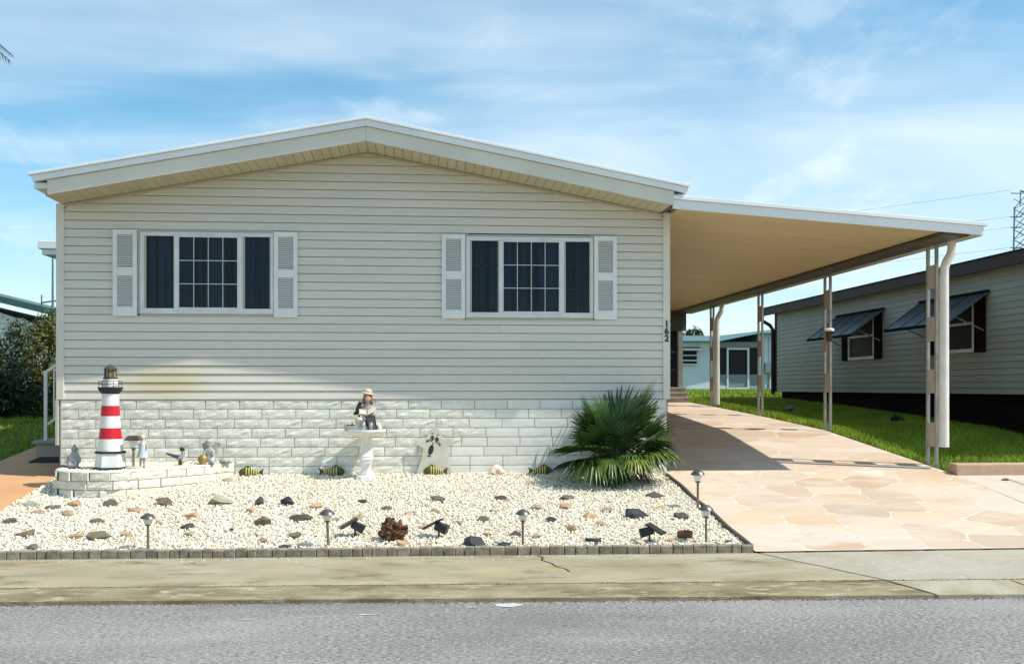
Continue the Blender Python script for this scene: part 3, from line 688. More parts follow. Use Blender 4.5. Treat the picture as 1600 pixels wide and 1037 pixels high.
# ------------------------------------------------------------------ neighbouring home on the right
nh = thing('neighbour_home', 'grey green clapboard home with dark brown eave beyond the grass on the right', 'house', (13.5,5,1.0))
NX = 10.0
b = MB(); b.box(NX+.05, 17.3, .6, 14.6, 1.5, 3.6); nwall = b.build('wall', M['nsiding'], nh)
k = 0
while True:
    z0 = 1.49 + k*.106; z1 = z0+.112
    if z0 > 3.58: break
    mb = MB()
    mb.add([(NX-.02,.6,z0),(NX-.02,14.6,z0),(NX-.002,14.6,z1),(NX-.002,.6,z1),(NX+.05,.6,z0),(NX+.05,14.6,z0),(NX+.05,14.6,z1),(NX+.05,.6,z1)], [(0,3,2,1),(0,1,5,4),(1,2,6,5),(3,0,4,7),(2,3,7,6)])
    mb.build('siding_board', M['nsiding'], nwall); k += 1
b = MB(); b.box(NX+.12, 17.2, .7, 14.5, .3, 1.495); b.build('skirting', M['darkbrown'], nh)
b = MB(); b.box(9.70, 9.74, 0.25, 14.75, 3.49, 3.70); b.build('fascia', M['nroof'], nh)
b = MB(); b.box(9.741, NX, 0.25, 14.7, 3.535, 3.56); b.build('soffit', M['nroof'], nh)
b = MB(); b.slab([(9.66,3.70),(13.6,4.5),(17.6,3.70),(17.6,3.64),(9.745,3.64)], 0.25, 14.75); b.build('roof', M['nroof'], nh)
b = MB(); b.box(NX-.03, NX+.05, 14.52, 14.64, 1.48, 3.53); b.build('corner_trim', M['nroof'], nh)
b = MB(); b.tube([(9.66,14.70,3.50),(9.66,14.70,3.36),(9.85,14.66,3.24),(9.93,14.66,3.12),(9.93,14.66,1.42)], .05, 8); b.build('downspout', M['nroof'], nh)
for (wa, wb, z0) in ((8.40,9.74,2.19),(4.40,5.74,2.20)):
    z1 = z0+.92
    b = MB(); b.box(NX-.05,NX+.0,wa,wa+.06,z0,z1); b.box(NX-.05,NX+.0,wb-.06,wb,z0,z1); b.box(NX-.05,NX,wa+.06,wb-.06,z0,z0+.06); b.box(NX-.05,NX,wa+.06,wb-.06,z1-.05,z1); b.box(NX-.045,NX,wa+.06,wb-.06,z0+.47,z0+.515)
    wf = b.build('window', M['frame'], nh)
    b = MB(); b.box(NX-.022,NX-.016,wa+.06,wb-.06,z0+.06,z1-.05); b.build('pane', M['screen'], wf)
    for a, c in ((wa-.34,wa-.01),(wb+.01,wb+.34)):
        b = MB(); b.box(NX-.055,NX-.02,a,c,z0-.01,z1+.02); b.build('shutter', M['darkbrown'], nh, bevel=.006)
    ya, yb = wa-.44, wb+.64
    aw = MB(); xo, zo, zi = 9.28, 2.66, 3.17
    aw.hexa([(xo,ya,zo),(xo,yb,zo),(NX-.03,yb,zi-.01),(NX-.03,ya,zi-.01),(xo,ya,zo+.014),(xo,yb,zo+.014),(NX-.03,yb,zi+.004),(NX-.03,ya,zi+.004)])
    a_ = aw.build('awning', M['awning'], nh)
    for k in range(5):
        y_ = ya+.02+(yb-ya-.04)*k/4; q = MB(); q.bar((xo+.005,y_,zo+.022),(NX-.035,y_,zi+.012),.028,.022); q.build('rib', M['awning'], a_)
    q = MB(); q.box(xo-.012,xo+.012,ya-.01,yb+.01,zo-.035,zo+.02); q.box(NX-.06,NX-.022,ya-.02,yb+.02,zi+.006,zi+.045); q.build('edge_strip', M['darkbrown'], a_)
    for y_ in (ya+.12, yb-.12):
        q = MB(); q.tube([(xo+.2,y_,zo+.10),(NX-.03,y_,zo-.12)], .012, 6); q.build('support_arm', M['alu'], a_)
# ------------------------------------------------------------------ blue home far behind
bh = thing('blue_home', 'pale blue home with a dark screened porch beyond the back lawn', 'house', (14,36,1.47))
b = MB(); b.box(4, 14.5, 36, 48, 1.35, 3.72); b.build('wall', M['blue'], bh)
b = MB(); b.box(16.5, 26, 36, 48, 1.35, 4.1); b.build('end_wall', M['blue'], bh)
for x in np.arange(16.7, 18.6, .25):
    q = MB(); q.box(x-.015, x+.015, 35.97, 35.999, 1.5, 4.0); q.build('batten', M['bluetrim'], bh)
b = MB(); b.box(3.8, 14.6, 35.55, 48, 3.74, 3.98); b.build('roof_edge', M['bluetrim'], bh)
b = MB(); b.slab([(14.4,3.98),(17.3,4.32),(22,4.85),(27,4.3),(27,4.12),(16.4,4.12),(14.4,3.72)], 35.5, 48); b.build('roof', M['bluetrim'], bh)
b = MB(); b.box(14.5, 16.5, 36.1, 36.14, 2.05, 3.45); b.build('porch_screen', M['screen'], bh)
b = MB(); b.box(14.5, 16.5, 36.0, 36.1, 3.45, 3.72); b.build('porch_header', M['meter'], bh)
b = MB(); b.box(14.5, 14.95, 36.02, 36.2, 1.35, 1.68); b.box(16.02, 16.5, 36.02, 36.2, 1.35, 1.68); b.build('porch_wall', M['blue'], bh)
b = MB(); b.box(14.5, 14.95, 36.05, 36.12, 1.69, 2.2); b.box(16.02, 16.5, 36.05, 36.12, 1.69, 2.2); b.box(15.04, 15.93, 36.05, 36.12, 1.62, 2.2); b.build('kick_panel', M['meter'], bh)
d_ = MB(); d_.box(14.95, 15.03, 36.0, 36.09, 1.45, 3.44); d_.box(15.94, 16.02, 36.0, 36.09, 1.45, 3.44); d_.box(15.03, 15.94, 36.0, 36.09, 3.36, 3.44); d_.box(15.03, 15.94, 36.0, 36.09, 1.45, 1.6); d_.build('screen_door', M['white'], bh)
b = MB(); b.box(12.85, 13.5, 35.93, 35.99, 2.66, 3.32); wf = b.build('window', M['screen'], bh)
for z in (2.64, 2.82, 3.06, 3.3):
    q = MB(); q.box(12.82, 13.53, 35.88, 35.929, z, z+.05); q.build('sill', M['white'], wf)
q = MB(); q.hexa([(12.75,35.5,3.3),(13.65,35.5,3.3),(13.65,35.98,3.45),(12.75,35.98,3.45),(12.75,35.5,3.33),(13.65,35.5,3.33),(13.65,35.98,3.49),(12.75,35.98,3.49)]); q.build('awning', M['meter'], wf)
mb_ = thing('meter_box', 'grey electric meter box on the right end wall of the pale blue home', 'meter box', (16.95,35.9,2.3))
q = MB(); q.box(16.73, 17.2, 35.78, 35.96, 2.28, 2.74); q.build('cabinet', M['meter'], mb_)
q = MB(); q.lathe([(.09,0),(.09,.06),(.05,.08)], 14); o = q.build('dial', M['lens'], mb_); o.rotation_euler = (R(90),0,0); o.location = (-.1,-.12,.24)
q = MB(); q.box(16.90, 16.96, 35.86, 35.94, 1.5, 2.279); q.build('conduit', M['meter'], mb_)
# ------------------------------------------------------------------ left neighbour and antenna
ln = thing('white_building', 'white sided building with green sloping roof edge far left behind the hedge', 'house', (-16,22,1.4))
b = MB(); b.slab([(-22,1.3),(-11.35,1.3),(-11.35,3.55),(-12.6,3.95),(-22,6.2)], 22.3, 32); wl = b.build('wall', M['white'], ln)
for k in range(26):
    z = 2.1+k*.17
    xr_ = -11.36 if z < 3.5 else -11.36-(z-3.5)*4
    q = MB(); q.add([(-22,22.24,z),(xr_,22.24,z),(xr_,22.29,z+.16),(-22,22.29,z+.16)], [(0,1,2,3)]); q.add([(-22,22.24,z),(xr_,22.24,z),(xr_,22.3,z),(-22,22.3,z)], [(3,2,1,0)])
    q.build('siding_board', M['white'], wl)
b = MB(); b.slab([(-24,7.05),(-10.3,3.72),(-10.3,3.93),(-24,7.26)], 21.8, 34); b.build('roof', M['green'], ln)
b = MB(); b.box(-11.5,-11.32,22.1,22.24,1.3,3.7); b.build('corner_post', M['white'], ln)
an = thing('antenna_mast', 'thin grey antenna mast with short dipoles above the green roof', 'antenna', (-11.25,23.0,3.9))
b = MB(); b.tube([(-11.25,23,3.8),(-11.25,23,5.85)], [.045,.03], 8); b.build('mast', M['steel'], an)
b = MB(); b.bar((-11.62,23,4.34),(-10.95,23,4.44),.05); b.build('crossbar', M['steel'], an)
for x, z in ((-11.6,4.35),(-10.98,4.43)):
    b = MB(); b.tube([(x,23,z-.2),(x,23,z+.25)], .025, 6); b.build('dipole', M['steel'], an)
# ------------------------------------------------------------------ pylon and power lines
py_ = thing('pylon', 'grey steel lattice pylon standing far behind the neighbouring roof', 'pylon', (137.2,220,1.5))
for sx in (-1, 1):
    for sy in (-1, 1):
        b = MB(); b.bar((139.6+sx*4.2,220+sy*4.2,1.4),(139.6+sx*2.6,220+sy*2.6,30),.30); b.bar((139.6+sx*2.6,220+sy*2.6,30),(139.6+sx*2.4,220+sy*2.4,43),.26); b.build('leg', M['steel'], py_)
for k in range(14):
    z = 12+k*2.35; h = 2.35
    w0 = 2.55+max(0,(30-z))*.056; w1 = 2.55+max(0,(30-z-h))*.056
    for s in (-1, 1):
        b = MB(); b.bar((139.6-w0,220+s*w0,z),(139.6+w1,220+s*w1,z+h),.13); b.bar((139.6+w0,220+s*w0,z),(139.6-w1,220+s*w1,z+h),.13)
        b.bar((139.6+s*w0,220-w0,z),(139.6+s*w1,220+w1,z+h),.13); b.bar((139.6+s*w0,220+w0,z),(139.6+s*w1,220-w1,z+h),.13); b.build('brace', M['steel'], py_)
tips = []
for z, ln_ in ((33.2,5.4),(37.8,4.6),(40.2,6.0),(45.5,1.5)):
    if ln_ > 2:
        b = MB(); b.bar((139.6,219,z-1.1),(139.6-ln_*.25,218,z),.15); b.bar((139.6,219,z),(139.6+ln_,219,z),.22); b.bar((139.6,219,z+1.2),(139.6+ln_,219,z),.14); b.build('cross_arm', M['steel'], py_)
    else:
        b = MB(); b.bar((137.1,220,42.8),(137.0,219.6,46.3),.18); b.bar((137.0,219.6,46.3),(142,220,43),.20); b.bar((137.2,220,40.5),(140.5,220,44.2),.16); b.bar((137.1,219.6,46.2),(142.5,219.6,45.2),.18); b.build('peak', M['steel'], py_)
    q = MB(); q.bar((135.9-1.6,219.0,z-.02),(137.1,219.2,z),.20); q.build('insulator', M['steel'], py_)
for i, z in enumerate((33.2,37.8,40.2,46.2)):
    a = Vector((134.3,219,z)); e = Vector((-420,620,30+i*6)); pts = []
    for k in range(25):
        t = k/24; p = a.lerp(e, t); p.z -= 13*4*t*(1-t)*.8; pts.append(p)
    w = MB(); w.tube(pts, .034, 4); o = w.build('power_line', M['wire'])
    tag(o, ['lowest power line strung from the distant pylon','second lowest power line strung from the distant pylon','second highest power line strung from the distant pylon','topmost thin wire strung from the tip of the distant pylon'][i], 'power line', 'power lines to the pylon')
# ------------------------------------------------------------------ foliage
def cloud(name, blobs, n, size, cols, parent, aspect=1.8, shell=.55):
    V = []; T = []; per = []
    vol = np.array([b[3]*b[4]*b[5] for b in blobs]); pr = vol**.7/np.sum(vol**.7)
    idx = RNG.choice(len(blobs), n, p=pr); B = np.array(blobs)[idx]
    d = RNG.normal(size=(n,3)); d /= np.linalg.norm(d, axis=1)[:,None]
    r = (shell + (1-shell)*RNG.random(n)**.8)*(1+RNG.normal(0,.10,n))
    c = B[:,:3] + d*r[:,None]*B[:,3:6]
    u = d + RNG.normal(0,.7,(n,3)); u /= np.linalg.norm(u, axis=1)[:,None]
    a = np.cross(u, RNG.normal(size=(n,3))); a /= np.linalg.norm(a, axis=1)[:,None]; b = np.cross(u, a)
    s = size*RNG.uniform(.6,1.35,n)[:,None]
    V = np.stack([c-a*s*aspect/2, c+b*s*.42+u*s*.12, c+a*s*aspect/2, c-b*s*.42+u*s*.12], 1).reshape(-1,3)
    F = np.arange(4*n).reshape(n,4)
    cc = np.array(cols)[RNG.integers(0,len(cols),n)]*RNG.uniform(.75,1.25,n)[:,None]
    me = npmesh(name, V - np.array(ORG.get(parent.name, Vector())), F, 'leaf', np.repeat(cc,4,0))
    return link(name, me, None, parent)
def bush(name, label, cat, x, y, blobs, n, size, cols, group=None, trunk=None):
    t = thing(name, label, cat, (x, y, zg(y)), group)
    b = MB(); r = random.Random(int(x*10))
    top = max(bl[2] for bl in blobs)
    for k, bl in enumerate(blobs[:5]):
        b.tube([(x+.05*k, y, zg(y)-.05), ((x+bl[0])/2, (y+bl[1])/2, (zg(y)+bl[2])/2), (bl[0], bl[1], bl[2])], [trunk or .05, (trunk or .05)*.7, .012], 6)
    b.build('trunk' if trunk else 'stems', M['bark'], t); cloud('crown' if trunk else 'foliage', blobs, n, size, cols, t); return t
DG = [(.018,.035,.012),(.03,.055,.015),(.022,.045,.018)]
bush('shrub', 'large dark green shrub at the left edge beside the lawn', 'shrub', -7.3, 7.2, [(-7.6,7.2,1.4,.9,.8,.6),(-7.0,7.4,1.45,.6,.7,.6),(-8.0,7.6,1.7,.8,.8,.55),(-6.5,7.6,1.2,.5,.6,.5),(-7.4,7.4,1.75,.6,.6,.45)], 7500, .055, DG)
bush('shrub', 'grey green feathery shrub in front of the white sided building', 'shrub', -8.6, 11, [(-8.6,11,1.8,.75,.6,.7),(-8.1,11,2.3,.45,.5,.5),(-9.1,11.2,2.0,.6,.5,.6),(-8.0,11,2.75,.3,.4,.35)], 5200, .05, [(.06,.085,.04),(.09,.11,.06),(.045,.07,.03)])
bush('shrub', 'tall yellow green shrub close behind the steps with handrail', 'shrub', -7.3, 10.3, [(-7.25,10.3,2.2,.42,.6,.8),(-7.5,10.4,1.6,.5,.6,.6),(-7.15,10.4,2.75,.40,.5,.5),(-7.1,10.5,1.5,.6,.6,.5)], 6500, .05, [(.13,.14,.03),(.09,.12,.025),(.18,.15,.04),(.06,.085,.02)])
bush('tree', 'dark leafy tree standing beyond the roof of the pale blue home', 'tree', 19.3, 60, [(18.6,60,4.6,.9,1,.8),(19.7,60,4.95,.8,.8,.75),(20.7,60,4.5,.7,.8,.55),(19.2,60,3.9,1.4,1.2,.9)], 3600, .15, DG, trunk=.2)
# tall feather palm just outside the left of the picture, frond tips reaching in
pl = thing('feather_palm', 'feather palm whose drooping frond tips reach in at the upper left', 'palm tree', (-7.6,4.2,.92))
b = MB(); b.tube([(-7.6,4.2,.85),(-7.55,4.2,3),(-7.55,4.2,5.2),(-7.76,4.2,7.5)], [.2,.16,.14,.12], 10); b.build('trunk', M['bark'], pl, smooth=True)
for k in range(13):
    az = 2*math.pi*k/13 + .12; el = random.uniform(.1,.75)
    if k == 0: el = .28
    if k == 12: el = .62
    d = Vector((math.cos(az), math.sin(az), 0)); pts = []
    Lf = 2.05
    for j in range(9):
        t = j/8; pts.append(Vector((-7.76,4.2,7.5)) + d*(Lf*t*math.cos(el*(1-t*.3))) + Vector((0,0,Lf*(math.sin(el)*t - .62*t*t))))
    mb = MB(); mb.tube(pts, [.025-.0026*j for j in range(9)], 5)
    s = d.cross(Vector((0,0,1)))
    for j in range(1, 40):
        t = j/40*8; i = min(int(t), 7); p = pts[i].lerp(pts[i+1], t-i); fw = (pts[i+1]-pts[i]).normalized()
        ll = .42*math.sin(math.pi*min(.97, .18+.8*j/40))+.08
        for sg in (-1, 1):
            q = p + (s*sg*.75 + fw*.65 - Vector((0,0,.42))).normalized()*ll
            m_ = p.lerp(q, .5)+Vector((0,0,.03)); w = fw*.013
            mb.add([p-w, p+w, m_+w, m_-w, q], [(0,1,2,3),(3,2,4)])
    mb.build('frond', M['fan'], pl)
# fan palm in front of the right corner
fp = thing('fan_palm', 'dark green fan palm growing at the right corner of the home', 'palm', (2.92,-.42,.5))
b = MB(); b.tube([(2.92,-.40,.45),(2.92,-.40,.75),(2.95,-.40,.98)], [.13,.12,.07], 10); b.build('trunk', M['bark'], fp)
def frond(base, hub, R_, spread=125, nseg=26, droop=.25, roll=0.0, sd=0):
    r = random.Random(sd); base = Vector(base); hub = Vector(hub); d = (hub-base).normalized()
    s = d.cross(Vector((0,0,1)))
    if s.length < .2: s = Vector((1,0,0))
    s.normalize(); n = s.cross(d).normalized()
    s = (s*math.cos(roll) + n*math.sin(roll)).normalized(); n = s.cross(d).normalized()
    mb = MB()
    for k in range(nseg):
        a = R(-spread + 2*spread*k/(nseg-1) + r.uniform(-2.5,2.5)); dr = d*math.cos(a) + s*math.sin(a)
        ln = R_*(.72+.28*math.cos(a*.8))*r.uniform(.9,1.06); ws = n.cross(dr).normalized()
        prev = None; rows = []
        for t, w in ((.02,.005),(.28,.022),(.5,.024),(.74,.016),(.9,.008),(1,.0012)):
            p = hub + dr*ln*t + n*(.05*t*(1-t)) - Vector((0,0,1))*droop*.72*ln*(t**2.3)*r.uniform(.9,1.1)
            w = w*R_/.5
            rows.append((p-ws*w+n*w*.45, p, p+ws*w+n*w*.45))
        vs = [q for row in rows for q in row]
        mb.add(vs, [(3*i+j, 3*i+j+1, 3*i+4+j, 3*i+3+j) for i in range(5) for j in (0,1)])
    o = mb.build('frond', M['fan'], fp)
    pt = MB(); mid = base.lerp(hub,.5)+Vector((0,0,.03)); pt.tube([base, mid, hub], [.011,.009,.006], 6); pt.build('petiole', M['petiole'], o); return o
M['fan2'] = mat('young fan palm leaf', (0.034, 0.088, 0.013), 0.30, (0.062, 0.12, 0.018), 2.5, spec=0.45, rnd=0.2)
M['fan3'] = mat('yellowing fan palm leaf', (0.085, 0.135, 0.022), 0.36, (0.14, 0.17, 0.03), 3, spec=0.4, rnd=0.2)
rp_ = random.Random(5)
FR = [
    ((2.986,-0.42,0.585),(3.192,-0.4,1.086),0.56,0.02,0.05,78,1),
    ((2.913,-0.4,0.584),(3.033,-0.3,1.114),0.48,0.03,-0.1,80,0),
    ((3.087,-0.42,0.607),(3.367,-0.45,1.057),0.44,0.1,0.2,85,1),
    ((3.126,-0.42,0.683),(3.425,-0.6,1.003),0.38,0.22,0.3,95,0),
    ((3.119,-0.45,0.724),(3.372,-0.7,0.904),0.4,0.45,0.2,95,1),
    ((3.081,-0.45,0.762),(3.397,-0.72,0.845),0.42,0.75,-0.1,90,2),
    ((2.994,-0.5,0.766),(3.203,-0.85,0.780),0.34,0.75,0.1,90,2),
    ((2.863,-0.38,0.606),(2.707,-0.34,1.116),0.37,0.05,-0.3,75,0),
    ((2.824,-0.38,0.606),(2.642,-0.36,1.026),0.33,0.12,-0.4,85,0),
    ((2.905,-0.36,0.604),(2.868,-0.22,1.158),0.32,0.03,0,70,0),
    ((3.004,-0.45,0.785),(2.683,-0.66,0.860),0.52,0.16,-0.15,72,1),
    ((2.927,-0.45,0.763),(2.585,-0.66,0.756),0.42,0.34,-0.2,80,0),
    ((2.879,-0.5,0.842),(2.686,-0.82,0.766),0.36,0.62,0.1,85,1),
    ((2.917,-0.5,0.842),(2.872,-0.86,0.783),0.32,0.7,0,80,0),
    ((2.932,-0.42,0.646),(3.047,-0.62,0.961),0.36,0.28,0.1,100,0),
    ((2.932,-0.42,0.646),(2.781,-0.62,0.962),0.34,0.3,-0.1,100,0),
    ((2.932,-0.42,0.646),(2.929,-0.72,0.892),0.32,0.45,0,100,0),
    ((2.909,-0.42,0.609),(3.275,-0.3,0.943),0.4,0.2,0.4,95,0),
    ((2.913,-0.4,0.584),(2.879,-0.5,1.031),0.34,0.12,0.2,90,0),
    ((2.936,-0.4,0.584),(2.722,-0.3,0.915),0.38,0.25,-0.3,95,0),
    ((2.965,-0.45,0.724),(3.096,-0.75,0.804),0.3,0.6,0.1,95,0),
    ((3.091,-0.4,0.606),(3.323,-0.22,1.141),0.4,0.05,0.3,75,0),
]
for i, (bs, h, rr_, dp, ro, spd, kd) in enumerate(FR):
    bs = Vector(bs) - Vector((.07,0,0)); h = Vector(h) - Vector((.07 if h[0] < 3.2 else .14,0,0))
    o = frond(bs, h, rr_*(1.17 if h[0] < 3.2 else 1.05), spd, 24 if spd > 80 else 20, dp, ro, i)
    if kd: o.data.materials[0] = M['fan2' if kd == 1 else 'fan3']
    if i not in (0, 10):      # a darker, shorter leaf behind most of the leaves
        h2 = Vector(h) + Vector((rp_.uniform(-.09,.09), rp_.uniform(.02,.16), rp_.uniform(-.10,.03)))
        frond(bs, h2, rr_*rp_.uniform(.8,1.05), spd+8, 22, dp+.08, ro+rp_.uniform(-.5,.5), 40+i)
M['dry'] = mat('dry palm leaf', (0.20, 0.135, 0.07), 0.8, (0.10, 0.065, 0.035), 6, rnd=0.2)
for k in range(11):  # low inner fronds, half of them dry, added to darken the palm's heart
    az = 2*math.pi*k/11 + rp_.uniform(-.2,.2)
    o = frond((2.93,-.42,.82), (2.93+.20*math.cos(az), -.42+.17*math.sin(az), .76+rp_.uniform(-.08,.06)), rp_.uniform(.26,.36), 80, 14, .9, rp_.uniform(-.6,.6), 90+k)
    if k % 2: o.data.materials[0] = M['dry']
# ------------------------------------------------------------------ grass
def blades(name, x0, x1, y0, y1, n, h, w, label, flt=None):
    x = RNG.uniform(x0,x1,n); y = y0 + (y1-y0)*RNG.random(n)
    if flt is not None: k = flt(x,y); x = x[k]; y = y[k]; n = len(x)
    z = np.interp(y,PY,PZ)-.014; a = RNG.uniform(0,2*np.pi,n); hh = h*RNG.uniform(.55,1.25,n)
    lx = RNG.normal(0,.45,n)*hh; ly = RNG.normal(0,.45,n)*hh; dx = np.cos(a)*w/2; dy = np.sin(a)*w/2
    V = np.stack([np.stack([x-dx,y-dy,z],1), np.stack([x+dx,y+dy,z],1), np.stack([x+lx,y+ly,z+hh],1)],1).reshape(-1,3)
    g1 = np.array([(.30,.42,.035),(.23,.36,.03),(.36,.46,.06),(.18,.30,.025)])
    pat = np.sin(x*2.1+np.sin(y*1.3)*2)*np.sin(y*1.7+np.cos(x*.9)*2)
    c = g1[RNG.integers(0,4,n)]*(RNG.uniform(.7,1.15,n)*(1+.22*pat))[:,None]; dry = RNG.random(n) < .05+.05*np.clip(-pat,0,1); c[dry] = (.30,.25,.10)
    me = npmesh(name, V, np.arange(3*n).reshape(n,3), 'grass', np.repeat(c,3,0)); o = link(name, me); tag(o, label, None, None, 'stuff'); return o
blades('grass', 7.22, 10.1, -.08, 15, 120000, .075, .010, 'bright green grass between the driveway and the neighbouring home')
blades('grass', 5, 30, 13.5, 36, 70000, .09, .03, 'bright green back lawn in front of the blue home', lambda x, y: (x > 7.25) & ((x < 9.9) | (y > 15)))
blades('grass', -12, -4.78, -.5, 12, 60000, .07, .012, 'shaded grass left of the orange path')
# ------------------------------------------------------------------ gravel
PLN = [(-3.42,0),(-3.42,-.75),(-3.35,-1.0),(-3.20,-1.15),(-3.03,-1.22),(-2.77,-1.24),(-2.58,-1.16),(-2.40,-1.03),(-2.18,-.80),(-1.99,-.55),(-1.80,-.28),(-1.61,0)]
def inside(x, y, poly):
    r = np.zeros(len(x), bool); n = len(poly)
    for i in range(n):
        x1, y1 = poly[i]; x2, y2 = poly[(i+1) % n]
        c = ((y1 > y) != (y2 > y)) & (x < (x2-x1)*(y-y1)/((y2-y1) if y2 != y1 else 1e-9)+x1); r ^= c
    return r
phi = (1+5**.5)/2
ICO = np.array([(-1,phi,0),(1,phi,0),(-1,-phi,0),(1,-phi,0),(0,-1,phi),(0,1,phi),(0,-1,-phi),(0,1,-phi),(phi,0,-1),(phi,0,1),(-phi,0,-1),(-phi,0,1)])/math.hypot(1,phi)
ICF = np.array([(0,11,5),(0,5,1),(0,1,7),(0,7,10),(0,10,11),(1,5,9),(5,11,4),(11,10,2),(10,7,6),(7,1,8),(3,9,4),(3,4,2),(3,2,6),(3,6,8),(3,8,9),(4,9,5),(2,4,11),(6,2,10),(8,6,7),(9,8,1)])
def stones(name, x, y, z, s, label, base=None):
    n = len(x); q = RNG.normal(size=(n,4)); q /= np.linalg.norm(q,axis=1)[:,None]; w_,a,b,c = q.T
    Rm = np.stack([np.stack([1-2*(b*b+c*c),2*(a*b-w_*c),2*(a*c+w_*b)],1),np.stack([2*(a*b+w_*c),1-2*(a*a+c*c),2*(b*c-w_*a)],1),np.stack([2*(a*c-w_*b),2*(b*c+w_*a),1-2*(a*a+b*b)],1)],1)
    sc = np.stack([RNG.uniform(.8,1.35,n),RNG.uniform(.6,1.0,n),RNG.uniform(.45,.8,n)],1)*s[:,None]
    P = ICO[None]*(1+RNG.normal(0,.14,(n,12,1)))*sc[:,None,:]
    P = np.einsum('nij,nkj->nki', Rm, P) + np.stack([x,y,z],1)[:,None,:]
    F = (ICF[None] + 12*np.arange(n)[:,None,None]).reshape(-1,3)
    if base is None: base = np.array([(.82,.76,.61),(.85,.81,.69),(.76,.68,.50),(.83,.76,.58),(.66,.56,.39),(.86,.83,.73),(.56,.50,.38)])
    cc = base[RNG.choice(7,n,p=[.26,.24,.13,.15,.05,.13,.04])]*RNG.uniform(.92,1.05,n)[:,None]
    me = npmesh(name, P.reshape(-1,3), F, 'gravel', np.repeat(cc,12,0)); o = link(name, me); return tag(o, label, None, None, 'stuff')
gb = MB()
for a, b in ((-3.6,0),):
    gb.add([(-3.63,Yb(-3.63)+.09,zg(-3.4)-.004),(3.56,Yb(3.56)+.09,zg(-3.45)-.004),(3.58,.0,.546),(-3.63,.0,.546)], [(0,1,2,3)])
struct(gb, 'gravel_bed', 'gravelbed')
n = 62000; x = RNG.uniform(-3.64,3.565,n); y = RNG.uniform(-3.55,.0,n)
k = (y > -3.478-.029*x+.075) & ~inside(x, y, PLN); x = x[k]; y = y[k]
stones('gravel', x, y, np.interp(y,PY,PZ)+RNG.uniform(.002,.020,len(x)), RNG.uniform(.006,.017,len(x))**1.0, 'white marble gravel covering the front bed between border and brick wall')
gp = MB(); gp.add([(px, py, .655) for px, py in PLN], [tuple(range(len(PLN)))]); struct(gp, 'planter_bed', 'gravelbed')
n = 9000; x = RNG.uniform(-3.4,-1.6,n); y = RNG.uniform(-1.2,0,n); k = inside(x, y, [(px*1.0+(.08 if px < -3 else -.05)*1.0, py*.93) for px, py in PLN]); x = x[k]; y = y[k]
stones('gravel', x, y, .663+RNG.uniform(0,.02,len(x))+.03*(1+y), RNG.uniform(.009,.017,len(x)), 'white gravel filling the raised brick planter')
n = 2600; x = RNG.uniform(-5,7,n); d_ = np.abs(RNG.normal(0,.028,n)); sel = RNG.random(n)
y = np.where(sel < .55, -4.98-.05*x-.012-d_, np.where(sel < .85, np.where(x < 3.6, -3.478-.029*x-.01-d_, -4.72-.039*x+d_*.3), -4.72-.039*x+RNG.normal(0,.012,n)))
z = np.where(sel < .55, .002, np.where((sel < .85) & (x < 3.6), .106, .086))
stones('dirt', x, y, z, RNG.uniform(.002,.006,n), 'dark grit and crumbs lying along the curb and border', np.array([(.05,.04,.025),(.08,.06,.035),(.12,.09,.05),(.30,.26,.18),(.07,.06,.03),(.05,.05,.03),(.16,.12,.07)]))
n = 130; x = RNG.uniform(-4,3.5,n); y = -3.478-.029*x-np.abs(RNG.normal(.02,.12,n)); stones('loose_gravel', x, y, np.full(n,.105), RNG.uniform(.004,.009,n), 'few white chips spilt from the bed onto the pavement')
# ------------------------------------------------------------------ planter
plt = thing('brick_planter', 'low curved white brick planter round the toy lighthouse', 'planter', (-2.7,-.6,.45))
def along(poly, s):
    for i in range(len(poly)-1):
        a = Vector(poly[i]); b = Vector(poly[i+1]); l = (b-a).length
        if s <= l: return a.lerp(b, s/l), (b-a).normalized()
        s -= l
    return Vector(poly[-1]), (Vector(poly[-1])-Vector(poly[-2])).normalized()
tot = sum((Vector(PLN[i+1])-Vector(PLN[i])).length for i in range(len(PLN)-1))
cm = MB(); inn = []
for i, p in enumerate(PLN):
    q, d = along(PLN, sum((Vector(PLN[j+1])-Vector(PLN[j])).length for j in range(i)) + .001); nrm = Vector((-d.y, d.x)); inn.append(nrm)
for i in range(len(PLN)-1):
    a, b = Vector(PLN[i]), Vector(PLN[i+1]); na, nb = inn[i], inn[i+1]
    t = .018; T = .11
    P8 = lambda zz: [(a.x+na.x*t,a.y+na.y*t,zz),(b.x+nb.x*t,b.y+nb.y*t,zz),(b.x+nb.x*T,b.y+nb.y*T,zz),(a.x+na.x*T,a.y+na.y*T,zz)]
    cm.hexa(P8(.33)+P8(.695))
pcore = cm.build('planter_core', M['mortar2'], plt)
ct = MB(); vs = []; m_ = 60
for i in range(m_+1):
    q, d = along(PLN, tot*i/m_*.9999); nr = Vector((-d.y, d.x)); zz = .700
    for a_, z_ in ((-.006,zz-.012),(-.002,zz+.004),(.05,zz+.009),(.115,zz+.003),(.115,zz-.03)): vs.append((q.x+nr.x*a_, q.y+nr.y*a_, z_))
ct.add(vs, [(i*5+j, (i+1)*5+j, (i+1)*5+j+1, i*5+j+1) for i in range(m_) for j in range(4)]); ct.build('cap_coat', M['brick2'], plt, smooth=True)
